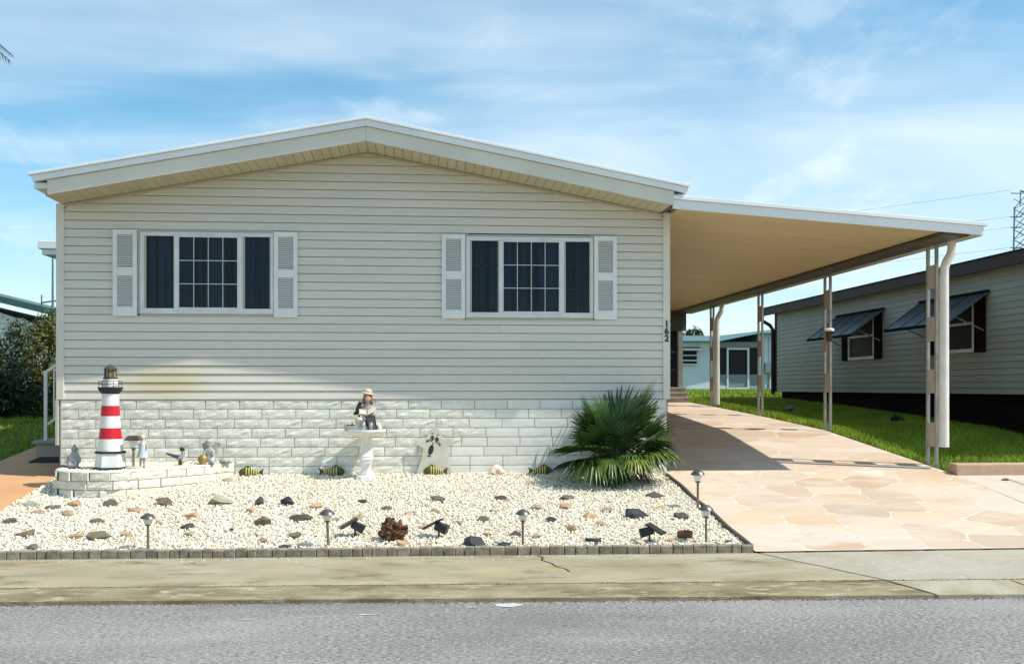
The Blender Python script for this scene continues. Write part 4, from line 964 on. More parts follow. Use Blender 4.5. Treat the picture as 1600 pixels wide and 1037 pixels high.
for r_ in range(4):
    z = .690-.046-.094*r_; s = .0 if r_ % 2 == 0 else -.14
    while s < tot-.03:
        w = .215 if 1.0 < s < 2.2 and r_ == 0 else .27
        a0 = max(s, 0); a1 = min(s+w, tot-.005)
        if a1-a0 > .05:
            q, d = along(PLN, (a0+a1)/2)
            if z+.05 > zg(q.y)-.02:
                me = bm(a1-a0-.008, random.randint(0,4), .0865, .007); o = piece('brick', me, 'brick2', pcore, (q.x-d.y*.017, q.y+d.x*.017, z), (0,0,math.atan2(d.y,d.x)))
        s += w
# ------------------------------------------------------------------ border
bd = thing('garden_border', 'row of grey edging blocks along the front of the gravel bed', 'border', (0,-3.44,.1))
x = -4.3
blk = {}
while x < 3.50:
    w = random.choice([.085,.10,.115,.135])
    if w not in blk:
        t = MB(); t.box(-w/2+.002, w/2-.002, -.04, .04, -.06, .05); me = bpy.data.meshes.new('edging_block'); me.from_pydata(t.v,[],t.f); me.update(); blk[w] = me
    o = piece('edging_block', blk[w], 'edgeblock', bd, (x+w/2, Yb(x)+.042+random.uniform(-.005,.005), .130+random.uniform(-.005,.005)), (random.uniform(-.04,.04),0,-.029+random.uniform(-.03,.03)))
    b = o.modifiers.new('bevel','BEVEL'); b.width = .008; b.segments = 2
    x += w
es = MB()
yy = np.linspace(-3.52, -.25, 24)
for a, b in zip(yy[:-1], yy[1:]):
    ja, jb = .008*math.sin(a*5), .008*math.sin(b*5)
    es.hexa([(3.555+ja,a,zg(a)-.06),(3.592+ja,a,zg(a)-.06),(3.592+jb,b,zg(b)-.06),(3.555+jb,b,zg(b)-.06),(3.560+ja,a,zg(a)+.045),(3.588+ja,a,zg(a)+.045),(3.588+jb,b,zg(b)+.045),(3.560+jb,b,zg(b)+.045)])
tag(es.build('edging_strip', M['darkstrip']), 'dark edging strip between the white gravel and the driveway', 'edging')
# ------------------------------------------------------------------ rocks
def rock(x, y, sx, sy, sz, colr, label, cat='rock', group='coloured stones set in the white gravel', name='rock', sd=0, z=None):
    import bmesh
    r = random.Random(sd*13+5); bmh = bmesh.new()
    for k in range(15):
        a = r.uniform(0,2*math.pi); u = r.uniform(.55,1); t = r.uniform(-1,1)
        bmh.verts.new((sx*u*math.cos(a)*(1-.25*abs(t)), sy*u*math.sin(a)*(1-.25*abs(t)), sz*t))
    sz *= 1.0 if colr == 'red' or sz > .045 else .75; [setattr(v, 'co', Vector((v.co.x, v.co.y, v.co.z*(1.0 if colr not in ('slate', 'dark', 'brown') or sz > .045 else .75)))) for v in bmh.verts]; [setattr(v, 'co', Vector((v.co.x*1.22, v.co.y*1.25, v.co.z))) for v in bmh.verts]; res = bmesh.ops.convex_hull(bmh, input=bmh.verts); 
    bmesh.ops.delete(bmh, geom=[v for v in bmh.verts if not v.link_faces], context='VERTS')
    me = bpy.data.meshes.new(name); bmh.to_mesh(me); bmh.free()
    o = link(name, me, ROCK[colr]); o.location = (x, y, (zg(y) if z is None else z)+.020+sz*.55); o.rotation_euler = (r.uniform(-.15,.15)+.38, r.uniform(-.12,.12), r.uniform(-.3,.3))
    bv = o.modifiers.new('bevel','BEVEL'); bv.width = .004; bv.segments = 1
    return tag(o, label, cat, group)
for i, (x, y, sx, sy, sz, cc, lb) in enumerate((
    (-3.374,-2.267,0.083,0.052,0.028,'grey','angular brown grey stone at the far left of the gravel'),
    (-3.038,-2.766,0.113,0.070,0.038,'brown','long flat brown stone low at the far left of the gravel'),
    (-3.393,-1.593,0.103,0.064,0.035,'sage','faded grey green slab half sunk beside the orange path'),
    (-3.235,-1.906,0.057,0.036,0.020,'peach','small peach stone in front of the faded slab by the orange path'),
    (-3.151,-1.688,0.081,0.050,0.027,'grey','sunken grey stone close to the left foot of the planter'),
    (-2.984,-1.552,0.082,0.051,0.028,'peach','orange tan stone directly in front of the planter front'),
    (-2.903,-1.975,0.079,0.049,0.027,'tan','tan stone in front of the orange tan stone below the planter'),
    (-2.558,-2.858,0.079,0.049,0.027,'peach','broad peach stone left of the long grey tan stone'),
    (-2.352,-2.935,0.118,0.073,0.040,'olive','long grey tan stone lying aslant left of the leftmost path light'),
    (-2.534,-2.305,0.070,0.043,0.024,'brown','small rough brown stone above the long aslant stone'),
    (-2.612,-1.568,0.108,0.067,0.037,'brown','rectangular brown stone in front of the middle of the planter'),
    (-2.118,-2.832,0.066,0.041,0.023,'peach','peach stone just left of the leftmost path light stake'),
    (-2.290,-1.865,0.084,0.052,0.028,'peach','rounded peach stone above the leftmost path light'),
    (-1.929,-2.383,0.052,0.032,0.018,'tan','small tan stone just right of the leftmost path light cap'),
    (-2.062,-1.561,0.123,0.076,0.042,'brown','broad dark tan stone right of the front of the planter'),
    (-1.617,-2.571,0.079,0.049,0.027,'dark','dark brown stone halfway between the first two path lights'),
    (-1.544,-2.836,0.073,0.045,0.025,'tan','flat tan stone in front of the dark brown one between first two path lights'),
    (-1.676,-2.109,0.089,0.055,0.030,'peach','wide peach stone behind the stones between the first two path lights'),
    (-1.500,-1.555,0.135,0.084,0.046,'sage','long pale greenish slab in front of the right end of the planter'),
    (-1.619,-0.413,0.083,0.051,0.028,'tan','tan stone against the right foot of the planter'),
    (-1.194,-2.663,0.027,0.017,0.012,'slate','tiny dark chip alone left of the second path light'),
    (-1.091,-1.602,0.068,0.042,0.050,'dark','chunky dark brown stone left of the charcoal slab'),
    (-1.123,-1.915,0.066,0.041,0.022,'peach','peach stone in front of the chunky dark brown stone'),
    (-0.812,-1.614,0.094,0.058,0.050,'slate','upright charcoal slab left of the second path light'),
    (-0.931,-2.453,0.087,0.054,0.050,'brown','flat rusty brown stone in the gravel below the charcoal slab'),
    (-0.852,-3.096,0.055,0.034,0.019,'peach','pinkish stone near the border left of the second path light'),
    (-0.572,-2.928,0.070,0.043,0.024,'olive','olive stone standing left of the second path light stake'),
    (-0.571,-2.264,0.131,0.081,0.045,'dark','long reddish dark slab just left of the second path light cap'),
    (-0.486,-1.773,0.074,0.046,0.025,'peach','orange stone behind the second path light'),
    (-2.805,-3.260,0.076,0.047,0.026,'olive','flat grey stone touching the border at the far left'),
    (-0.615,-3.320,0.064,0.040,0.022,'slate','thin dark strip of stone at the border left of the second path light'),
    (-0.010,-1.558,0.072,0.045,0.025,'dark','dark brown stone in front of the birdbath'),
    (0.249,-1.890,0.067,0.041,0.023,'brown','brown grey stone right in front of the dark stone by the birdbath'),
    (0.481,-2.123,0.054,0.034,0.018,'peach','peach stone above and right of the driftwood'),
    (0.777,-1.469,0.108,0.067,0.037,'olive','olive tan slab in front of the ghost'),
    (0.741,-2.024,0.062,0.039,0.021,'tan','small tan stone below the olive slab in front of the ghost'),
    (1.454,-1.465,0.081,0.050,0.028,'dark','dark brown stone in front of the pink shell'),
    (1.345,-2.022,0.092,0.057,0.031,'tan','tan pointed stone in front of the dark brown stone below the shell'),
    (1.204,-2.395,0.075,0.046,0.025,'olive','dark olive stone behind the third path light to its left'),
    (0.972,-2.489,0.053,0.033,0.018,'tan','small tan stone between the right black spotlight and the olive stone'),
    (0.620,-2.674,0.065,0.041,0.022,'peach','peach stone just left of the spotlight right of the driftwood'),
    (1.212,-2.966,0.047,0.029,0.016,'peach','small peach stone left of the third path light'),
    (0.426,-3.268,0.071,0.044,0.024,'peach','flat orange stone at the foot of the driftwood'),
    (1.096,-3.320,0.140,0.087,0.047,'slate','long black slate at the border left of the third path light'),
    (1.355,-3.320,0.064,0.040,0.022,'slate','thin dark strip of slate at the border beside the third path light'),
    (-0.033,-2.235,0.061,0.038,0.021,'tan','pale tan stone behind the black spotlight left of the driftwood'),
    (-0.255,-2.304,0.050,0.031,0.017,'peach','small orange stone just right of the second path light cap'),
    (2.175,-1.495,0.101,0.063,0.034,'olive','dark olive flat stone in front of the palm to its left'),
    (1.779,-1.927,0.078,0.049,0.027,'tan','large tan stone above the third path light cap'),
    (2.094,-1.882,0.075,0.047,0.026,'peach','orange brown stone below the dark olive flat stone by the palm'),
    (2.515,-2.072,0.067,0.041,0.023,'tan','tan stone in the middle of the gravel in front of the palm'),
    (2.289,-2.311,0.083,0.052,0.028,'peach','wide peach stone left of the long black slate before the palm'),
    (2.749,-2.304,0.134,0.083,0.046,'slate','long black slate lying in the gravel in front of the palm'),
    (1.878,-2.425,0.078,0.049,0.027,'slate','thin black broken piece right of the third path light cap'),
    (2.352,-2.628,0.063,0.039,0.022,'peach','peach stone in front of the wide peach stone before the palm'),
    (2.025,-2.836,0.058,0.036,0.050,'peach','upright orange stone right of the third path light'),
    (1.476,-2.978,0.071,0.044,0.024,'dark','dark grey lump just left of the third path light stake'),
    (1.682,-3.035,0.060,0.037,0.021,'tan','flat tan stone just right of the third path light stake'),
    (2.171,-3.263,0.099,0.061,0.034,'slate','flat dark slate at the border left of the right hand black spotlight'),
    (3.079,-1.982,0.071,0.044,0.024,'peach','peach stone between the long black slate and the driveway edging'),
    (3.160,-1.409,0.103,0.064,0.035,'dark','dark grey stone in the shade of the palm'),
    (3.219,-2.379,0.101,0.063,0.034,'dark','long dark stone left of the two lights by the driveway'),
    (3.047,-3.192,0.080,0.056,0.055,'red','reddish brown domed rock at the front right of the gravel'),
    (2.904,-3.253,0.050,0.031,0.017,'peach','peach stone between the black spotlight and the reddish dome rock'),
    (2.601,-3.320,0.066,0.041,0.022,'sand','pale sand coloured stone at the border left of the black spotlight'),
    (3.429,-3.320,0.036,0.023,0.012,'slate','small dark stone at the right corner of the border'),
)): rock(x, y, sx, sy, sz, cc, lb, sd=i)
# ------------------------------------------------------------------ path lights
def path_light(x, y, label, h=.36, s=1.0, z=None, tilt=0, cone=True):
    z0 = zg(y) if z is None else z
    t = thing('path_light', label, 'path light', (x,y,z0), 'solar path lights in the gravel')
    c = (x,y,z0)
    b = MB(); b.tube([(x,y,z0-.04),(x,y,z0+h*.66)], .012*s, 8); b.build('stake', M['stake'], t, smooth='auto')
    b = MB(); b.lathe([(.016*s,h*.66),(.026*s,h*.68),(.026*s,h*.70),(.018*s,h*.715)], 16, c); b.build('collar', M['cap'], t, smooth='auto')
    b = MB(); b.lathe([(.030*s,h*.715),(.038*s,h*.76),(.042*s,h*.86)], 18, c); b.build('lens', M['lens'], t, smooth='auto')
    b = MB(); b.lathe([(.064*s,h*.86),(.068*s,h*.87),(.062*s,h*.90),(.046*s,h*.95),(.024*s,h*.99),(.006*s,h)], 20, c); b.build('cap', M['cap'], t, smooth='auto')
    t.rotation_euler = (0, tilt, 0); return t
path_light(-1.815,-3.29,'solar path light with dark cap standing nearest the left end of the front border',.33)
path_light(-.235,-3.28,'solar path light with domed cap left of the two black spotlights and driftwood',.35,1.05,tilt=-.05)
path_light(1.515,-3.32,'solar path light between the driftwood and the right end of the gravel bed',.34)
path_light(3.22,-3.30,'solar path light at the front right corner of the gravel bed',.36)
path_light(3.50,-1.95,'tall solar path light on the dark edging beside the driveway',.42,1.1)
t = thing('planter_lantern', 'brown roofed solar lantern on a post in the planter beside the lighthouse', 'lantern', (-2.60,-.72,.69))
c = (-2.60,-.72,.69)
b = MB(); b.tube([(c[0],c[1],.66),(c[0],c[1],.90)], .014, 8); b.build('stake', M['stake'], t)
b = MB(); b.lathe([(.016,.205),(.026,.222),(.022,.24)], 14, c); b.build('collar', M['stake'], t)
b = MB(); b.lathe([(.045,.24),(.055,.32)], 4, c, ph=.78); b.build('lens', M['lens'], t)
b = MB(); b.lathe([(.112,.32),(.112,.332),(.07,.368),(.068,.37)], 4, c, ph=.78); b.build('roof', M['bronze2'], t)
b = MB(); b.lathe([(.09,-.01),(.085,.02),(.05,.03)], 12, c); b.build('foot', M['tan'], t)
# ------------------------------------------------------------------ black solar spotlights
def spot(x, y, label, yaw, tilt, z=None, s=1.22):
    z0 = zg(y)+.02 if z is None else z
    t = thing('solar_spotlight', label, 'spotlight', (x,y,z0), 'black solar spotlights in the gravel'); o0 = Vector((x,y,z0))
    b = MB(); b.tube([o0+Vector((0,0,-.04)), o0+Vector((0,0,.07))], .009, 8); b.build('stake', M['dark'], t)
    rt = Matrix.Rotation(yaw,3,'Z') @ Matrix.Rotation(tilt,3,'Y')
    hd = MB(); pts = [rt @ Vector(p)*s for p in [(-.045,-.03,-.03),(.055,-.036,-.036),(.055,.036,-.036),(-.045,.03,-.03),(-.045,-.03,.03),(.055,-.036,.036),(.055,.036,.036),(-.045,.03,.03)]]
    hd.hexa([o0+Vector((.02*math.cos(yaw),.02*math.sin(yaw),.085))+p for p in pts]); hd.build('lamp_head', M['dark'], t, bevel=.008)
    sp_ = MB(); rp = Matrix.Rotation(yaw,3,'Z') @ Matrix.Rotation(-.5,3,'Y')
    pts = [rp @ Vector(p)*s for p in [(-.075,-.055,-.007),(.075,-.055,-.007),(.075,.055,-.007),(-.075,.055,-.007),(-.075,-.055,.007),(.075,-.055,.007),(.075,.055,.007),(-.075,.055,.007)]]
    sp_.hexa([o0+Vector((-.06*math.cos(yaw),-.06*math.sin(yaw),.115))+p for p in pts]); sp_.build('solar_panel', M['dark'], t, bevel=.003)
    return t
spot(-.02,-2.93,'black solar spotlight left of the driftwood, panel tipped to the left', .2, .5)
spot(.76,-3.0,'black solar spotlight right of the driftwood, head turned to the right', -.4, .35)
spot(2.70,-3.25,'black solar spotlight in the front right of the gravel beside the reddish dome rock', 2.6, .3)
spot(9.0,5.3,'small black spotlight stuck in the grass between second and third carport posts', 2.0, .3, zg(5.3))
spot(8.1,8.2,'small black spotlight in the grass behind the third carport post', 1.0, .3, zg(8.2))
# ------------------------------------------------------------------ driftwood and shell
def lump(name, c, r, m, label, cat, amp, seed, sub=4):
    import bmesh
    bmh = bmesh.new(); bmesh.ops.create_icosphere(bmh, subdivisions=sub, radius=1)
    from mathutils import noise as nz
    for v in bmh.verts:
        d = v.co.normalized(); k = 1 + amp*(nz.noise(d*2.6+Vector((seed,0,0))) + .7*nz.noise(d*6+Vector((0,seed,0)))) 
        v.co = Vector((d.x*r[0]*k, d.y*r[1]*k, d.z*r[2]*k))
    me = bpy.data.meshes.new(name); bmh.to_mesh(me); bmh.free()
    o = link(name, me, m); o.location = c; return tag(o, label, cat)
dw = lump('driftwood', (.335,-3.07,zg(-3.07)+.085), (.105,.085,.10), 'drift', 'knobbly brown driftwood lump standing between two black spotlights', 'driftwood', .55, 3.1)
pk = MB(); pk.tube([(.30,-3.07,.29),(.305,-3.06,.36),(.295,-3.07,.40)], [.05,.034,.016], 8)
pk.v = [(p[0]-.335, p[1]+3.07, p[2]-(zg(-3.07)+.085)) for p in pk.v]; pk.build('stub', M['drift'], dw, smooth=True)
sh = MB()
vs = []; n = 15; m_ = 8
for i in range(m_+1):
    for k in range(n+1):
        a = math.pi*k/n; t = i/m_; rr_ = t*(1+.03*math.cos(k*math.pi))
        vs.append((.085*rr_*math.cos(a), -.03*math.sin(t*math.pi*.9)-.002*(k % 2), .10*rr_*math.sin(a)))
fs = [(i*(n+1)+k, (i+1)*(n+1)+k, (i+1)*(n+1)+k+1, i*(n+1)+k+1) for i in range(m_) for k in range(n)]
sh.add(vs, fs); o = sh.build('scallop_shell', M['shell'], smooth=True); o.location = (1.51,-.13,zg(-.13)+.02); sd_ = o.modifiers.new('thick','SOLIDIFY'); sd_.thickness = .012; o.rotation_euler = (-.35,0,.1); o.scale = (1.15,1.15,1.2)
tag(o, 'large pale pink shell leaning against the white brick wall', 'shell')
# ------------------------------------------------------------------ striped fish ornaments
def fish(x, y, label, flip, z=None, tilt=0.0, s=1.0):
    z0 = (zg(y)+.055 if z is None else z)
    t = thing('fish_ornament', label, 'fish ornament', (x,y,z0), 'striped fish ornaments along the brick wall')
    prof = [(-.130,.004),(-.120,.024),(-.095,.046),(-.06,.060),(-.02,.058),(.02,.050),(.06,.036),(.095,.020),(.115,.012)]
    def ring(b, p, sc=1.0):
        vs = []; n = 14
        for px, pr in p:
            for k in range(n):
                a = 2*math.pi*k/n; vs.append((x+s*px, y+s*pr*sc*.5*math.cos(a), z0+s*pr*sc*math.sin(a)))
        b.add(vs, [(i*n+k, i*n+(k+1) % n, (i+1)*n+(k+1) % n, (i+1)*n+k) for i in range(len(p)-1) for k in range(n)] + [tuple(range(n)), tuple((len(p)-1)*n+k for k in range(n))])
    b = MB(); ring(b, prof); b.build('body', M['fishdark'], t, smooth='auto')
    ip = lambda q: float(np.interp(q, [p[0] for p in prof], [p[1] for p in prof]))
    for q in (-.035,-.005,.025,.052,.078,.102):
        b = MB(); ring(b, [(q-.006, ip(q-.006)*1.06),(q, ip(q)*1.08),(q+.006, ip(q+.006)*1.06)]); b.build('stripe', M['yellow'], t)
    b = MB(); b.slab([(x+s*.108,z0-s*.010),(x+s*.165,z0-s*.045),(x+s*.150,z0),(x+s*.168,z0+s*.048),(x+s*.108,z0+s*.010)], y-.006, y+.006); b.build('tail', M['fishdark'], t)
    b = MB(); b.slab([(x-s*.07,z0+s*.05),(x-s*.03,z0+s*.085),(x+s*.03,z0+s*.045)], y-.005, y+.005); b.build('fin', M['fishdark'], t)
    b = MB(); b.ell((x-s*.10,y-s*.024,z0+s*.012),(s*.007,s*.006,s*.007)); b.build('eye', M['dark'], t)
    if flip: t.rotation_euler = (0,0,math.pi)
    if tilt: t.rotation_euler[1] = tilt
    return t
fish(-1.42,-.10,'yellow striped olive fish at the right foot of the curved planter', False)
fish(-.44,-.09,'faded yellow striped fish lying left of the birdbath pedestal', True, s=1.05)
fish(.76,-.10,'yellow striped olive fish in front of the wooden ghost', False)
fish(2.06,-.10,'yellow striped fish beside the left edge of the fan palm', True)
# ------------------------------------------------------------------ ghost
gh = thing('ghost_sign', 'white wooden ghost with black screaming face leaning on the brick wall', 'ghost sign', (.76,-.055,.55))
out = [(.55,.56),(.60,.72),(.63,.86),(.57,.90),(.52,.93),(.53,.97),(.62,.955),(.67,1.0),(.70,1.08),(.76,1.12),(.82,1.10),(.85,1.03),(.86,.98),(.95,.99),(1.0,.95),(.98,.90),(.90,.88),(.93,.74),(.97,.56)]
b = MB(); b.slab(out, -.066, -.052); b.build('board', M['ghostwhite'], gh, bevel=.003)
def disc(cx, cz, rx, rz, rot, m, nm, y=-.0685, th=.002):
    b = MB(); n = 18; b.slab([(cx+rx*math.cos(2*math.pi*k/n)*math.cos(rot)-rz*math.sin(2*math.pi*k/n)*math.sin(rot), cz+rx*math.cos(2*math.pi*k/n)*math.sin(rot)+rz*math.sin(2*math.pi*k/n)*math.cos(rot)) for k in range(n)], y, y+th)
    return b.build(nm, M[m], gh)
disc(.735,.985,.022,.037,-.3,'dark','eye'); disc(.795,.965,.022,.037,.25,'dark','eye'); disc(.725,.975,.010,.014,-.3,'tin','pupil',-.071); disc(.806,.945,.010,.016,.25,'tin','pupil',-.071)
disc(.748,.925,.009,.012,0,'dark','nose'); disc(.722,.848,.030,.062,-.25,'dark','mouth'); disc(.70,.775,.026,.008,-.2,'dark','chin_line'); disc(.74,1.045,.013,.006,-.4,'dark','brow'); disc(.805,1.025,.013,.006,.2,'dark','brow')
disc(.683,.955,.024,.015,.2,'grey','tear'); disc(.825,.915,.013,.022,.5,'grey','tear')
# ------------------------------------------------------------------ toy lighthouse
LX, LY, LZ = -2.85, -.72, .69; u = .00705
lh = thing('toy_lighthouse', 'white garden lighthouse with two red bands and black gallery', 'lighthouse', (LX,LY,LZ))
c = (LX,LY,LZ); zy = lambda y: (732-y)*u
def seg(name, prof, m, n=32, ph=0, **k): b = MB(); b.lathe([(r*u, zy(y)) for r, y in prof], n, c, ph=ph); return b.build(name, M[m], lh, smooth='auto', **k)
seg('base_rim', [(27,733),(27,728.5)], 'navy', 6, .2)
pb = seg('plinth', [(24,728.4),(21.5,707)], 'lwhite', 6, .2)
seg('plinth_rim', [(23.5,706.9),(23.5,703.5)], 'navy', 6, .2)
seg('tower_band', [(19.2,703.4),(17.6,684.1)], 'lwhite'); seg('red_band', [(17.7,684),(15.7,667.1)], 'red'); seg('tower_band', [(15.5,667),(14.6,648)], 'lwhite')
seg('red_band', [(14.8,647.8),(13.6,632.1)], 'red'); seg('tower_band', [(13.4,632),(12.9,613.1)], 'lwhite')
gal = seg('gallery', [(13.6,613),(17,608.5),(19.2,604),(19.2,602.6)], 'navy')
seg('drum', [(11.6,602.5),(11.2,590.2),(10,589.4)], 'lwhite')
for k in range(12):
    a = 2*math.pi*k/12; b = MB(); b.tube([(LX+17.6*u*math.cos(a),LY+17.6*u*math.sin(a),LZ+zy(602.6)),(LX+17.6*u*math.cos(a),LY+17.6*u*math.sin(a),LZ+zy(593.5))], .0035, 5); b.build('railing_post', M['bronze2'], gal)
for yy in (593.2, 598):
    b = MB(); b.tube([(LX+17.6*u*math.cos(2*math.pi*k/24),LY+17.6*u*math.sin(2*math.pi*k/24),LZ+zy(yy)) for k in range(25)], .0032, 5); b.build('railing_ring', M['bronze2'], gal)
seg('lantern_deck', [(12,589.3),(12,587.6)], 'bronze2', 8)
seg('lantern', [(8.6,587.5),(8.6,574.6)], 'brass', 8)
for k in range(8):
    a = 2*math.pi*k/8; b = MB(); b.tube([(LX+9*u*math.cos(a),LY+9*u*math.sin(a),LZ+zy(587.5)),(LX+9*u*math.cos(a),LY+9*u*math.sin(a),LZ+zy(574.5))], .005, 5); b.build('lantern_bar', M['bronze2'], lh)
seg('lantern_roof', [(11.2,574.5),(10.6,573),(5,569.6),(1.2,567.5),(.9,566)], 'bronze2', 8)
# ------------------------------------------------------------------ birdbath
BX, BY = -.045, -.27; BZ = zg(BY)+.012
bb = thing('birdbath', 'white cast stone birdbath on a twisted pedestal against the brick wall', 'birdbath', (BX,BY,BZ))
c = (BX,BY,BZ)
b = MB(); b.lathe([(.125,-.03),(.125,.015),(.112,.028)], 8, c, ph=.39); b.build('foot', M['stone'], bb, bevel=.004)
b = MB(); b.lathe([(.108,.028),(.085,.06),(.062,.10),(.066,.13),(.088,.18),(.100,.225),(.098,.26),(.080,.31),(.064,.36),(.060,.41),(.066,.455),(.085,.485),(.10,.49)], 4, c, twist=.19); b.build('pedestal', M['stone'], bb, bevel=.006)
b = MB(); b.lathe([(.10,.49),(.16,.505),(.215,.53),(.232,.552),(.232,.572),(.222,.575),(.205,.560),(.12,.548),(.03,.545)], 36, c); bw = b.build('bowl', M['stone'], bb, smooth='auto')
FZ = BZ + .546
# figurine in the bowl: seated reader in a cream hat
def skin(name, pts, edges, m, parent, sub=2, root=0):
    o0 = ORG.get(parent.name, Vector()) if parent is not None else Vector()
    me = bpy.data.meshes.new(name); me.from_pydata([Vector(p[:3])-o0 for p in pts], edges, []); me.update()
    o = link(name, me, m, parent); sk = o.modifiers.new('skin','SKIN'); sk.use_smooth_shade = True
    for i, p in enumerate(pts): me.skin_vertices[0].data[i].radius = (p[3], p[3] if len(p) < 5 else p[4]); me.skin_vertices[0].data[i].use_root = (i == root)
    ss = o.modifiers.new('sub','SUBSURF'); ss.levels = sub; ss.render_levels = sub; return o
fg = thing('reading_figurine', 'seated figurine with brown hair and cream hat reading an open book in the birdbath', 'figurine', (BX+.02,BY,FZ))
X0, Y0, Z0 = BX+.02, BY+.02, FZ
body = skin('body', [(X0,Y0,Z0+.15,.060,.05),(X0,Y0,Z0+.22,.050,.042),(X0,Y0,Z0+.28,.055,.04),(X0,Y0,Z0+.33,.022),(X0,Y0-.005,Z0+.38,.042),(X0,Y0-.005,Z0+.425,.040),
    (X0-.065,Y0-.005,Z0+.285,.022),(X0-.085,Y0-.05,Z0+.215,.018),(X0-.03,Y0-.10,Z0+.20,.014),(X0+.065,Y0-.005,Z0+.285,.022),(X0+.085,Y0-.05,Z0+.215,.018),(X0+.04,Y0-.10,Z0+.20,.014),
    (X0-.04,Y0-.09,Z0+.14,.036),(X0-.045,Y0-.15,Z0+.09,.028),(X0-.045,Y0-.14,Z0+.02,.022),(X0+.04,Y0-.09,Z0+.14,.036),(X0+.045,Y0-.15,Z0+.09,.028),(X0+.045,Y0-.14,Z0+.02,.022)],
    [(0,1),(1,2),(2,3),(3,4),(4,5),(2,6),(6,7),(7,8),(2,9),(9,10),(10,11),(0,12),(12,13),(13,14),(0,15),(15,16),(16,17)], 'statue', fg)
b = MB(); b.ell((X0,Y0+.01,Z0+.405),(.056,.05,.058)); b.ell((X0-.045,Y0+.0,Z0+.36),(.022,.025,.05)); b.ell((X0+.045,Y0,Z0+.355),(.022,.025,.055)); b.build('hair', M['hair'], fg, smooth=True)
b = MB(); b.ell((X0,Y0-.034,Z0+.393),(.035,.022,.042)); b.ell((X0,Y0-.058,Z0+.388),(.006,.008,.008)); b.build('face', M['skin'], fg, smooth=True)
b = MB(); b.ell((X0-.013,Y0-.056,Z0+.40),(.005,.003,.005)); b.ell((X0+.013,Y0-.056,Z0+.40),(.005,.003,.005)); b.ell((X0,Y0-.055,Z0+.371),(.009,.003,.003)); b.build('features', M['hair'], fg)
b = MB(); rt = Matrix.Rotation(.18,3,'Y'); b.ell((X0-.005,Y0,Z0+.452),(.078,.07,.014),rot=rt); b.ell((X0+.004,Y0,Z0+.475),(.048,.045,.036),rot=rt); b.build('hat', M['cream'], fg, smooth=True)
bo = MB(); bo.hexa([(X0-.01,Y0-.12,Z0+.20),(X0-.01,Y0-.08,Z0+.25),(X0-.095,Y0-.075,Z0+.265),(X0-.095,Y0-.115,Z0+.215),(X0-.01,Y0-.125,Z0+.206),(X0-.01,Y0-.085,Z0+.256),(X0-.095,Y0-.08,Z0+.271),(X0-.095,Y0-.12,Z0+.221)])
bo.hexa([(X0+.005,Y0-.12,Z0+.20),(X0+.005,Y0-.08,Z0+.25),(X0+.095,Y0-.06,Z0+.30),(X0+.10,Y0-.10,Z0+.245),(X0+.005,Y0-.125,Z0+.206),(X0+.005,Y0-.085,Z0+.256),(X0+.095,Y0-.065,Z0+.306),(X0+.10,Y0-.105,Z0+.251)]); bo.build('open_book', M['cream'], fg)
b = MB(); b.ell((X0,Y0,Z0+.06),(.10,.09,.075)); b.build('seat', M['grey'], fg, smooth=True)
bd_ = thing('crow_figurine', 'small black crow ornament on a perch left of the reading figurine', 'bird figurine', (BX-.085,BY,FZ))
b = MB(); b.tube([(BX-.085,BY,FZ+.0),(BX-.08,BY,FZ+.20)], .012, 8); b.build('perch', M['dark'], bd_)
b = MB(); b.ell((BX-.085,BY-.01,FZ+.275),(.034,.03,.068),rot=Matrix.Rotation(.25,3,'Y')); b.ell((BX-.068,BY-.015,FZ+.335),(.026,.025,.026)); b.lathe([(.022,.0),(.010,.03),(.001,.06)],8,(BX-.11,BY,FZ+.20)); b.build('body', M['dark'], bd_, smooth=True)
b = MB(); b.slab([(BX-.155,FZ+.205),(BX-.10,FZ+.20),(BX-.075,FZ+.25),(BX-.105,FZ+.27)], BY-.02, BY+.005); b.build('tail', M['dark'], bd_)
bt = thing('toy_boat', 'small grey tin boat lying in the left of the birdbath bowl', 'toy boat', (BX-.12,BY-.07,FZ+.01))
b = MB()
vs = []
for i, (xx, hw, zt) in enumerate(((-.245,.004,.095),(-.20,.040,.075),(-.12,.058,.062),(-.04,.058,.062),(.03,.045,.07))):
    vs += [(BX+xx,BY-.08-hw,FZ+zt),(BX+xx,BY-.08-hw*.5,FZ+.015),(BX+xx,BY-.08+hw*.5,FZ+.015),(BX+xx,BY-.08+hw,FZ+zt)]
b.add(vs, [(i*4+j, (i+1)*4+j, (i+1)*4+j+1, i*4+j+1) for i in range(4) for j in range(3)] + [(0,3,2,1),(16,17,18,19)] + [(i*4, i*4+3, i*4+7, i*4+4) for i in range(4)]); b.build('hull', M['tin'], bt, bevel=.002)
b = MB(); b.tube([(BX-.22,BY-.08,FZ+.085),(BX-.04,BY-.08,FZ+.075)], .006, 6); b.tube([(BX-.16,BY-.08,FZ+.07),(BX-.155,BY-.08,FZ+.11)], .006, 6); b.build('boom', M['dark'], bt)
tb = MB(); tb.ell((BX-.075,BY-.075,FZ+.145),(.05,.035,.036)); tb.box(BX-.12,BY and BX-.03,BY-.095,BY-.055,FZ+.06,FZ+.13); tag(tb.build('tan_pouch', M['cream'], smooth='auto'), 'tan pouch beside the knees of the reading figurine', 'pouch')
bk_ = thing('slate_tablet', 'dark framed slate leaning at the right of the birdbath bowl', 'slate', (BX+.12,BY-.12,FZ))
rt = Matrix.Rotation(-.16,3,'Y')
def tilted(x0,x1,y0,y1,z0,z1):
    b = MB(); b.box(x0,x1,y0,y1,z0,z1); b.v = [tuple(rt @ Vector(p) + Vector((BX+.085,BY-.12,FZ+.005))) for p in b.v]; return b
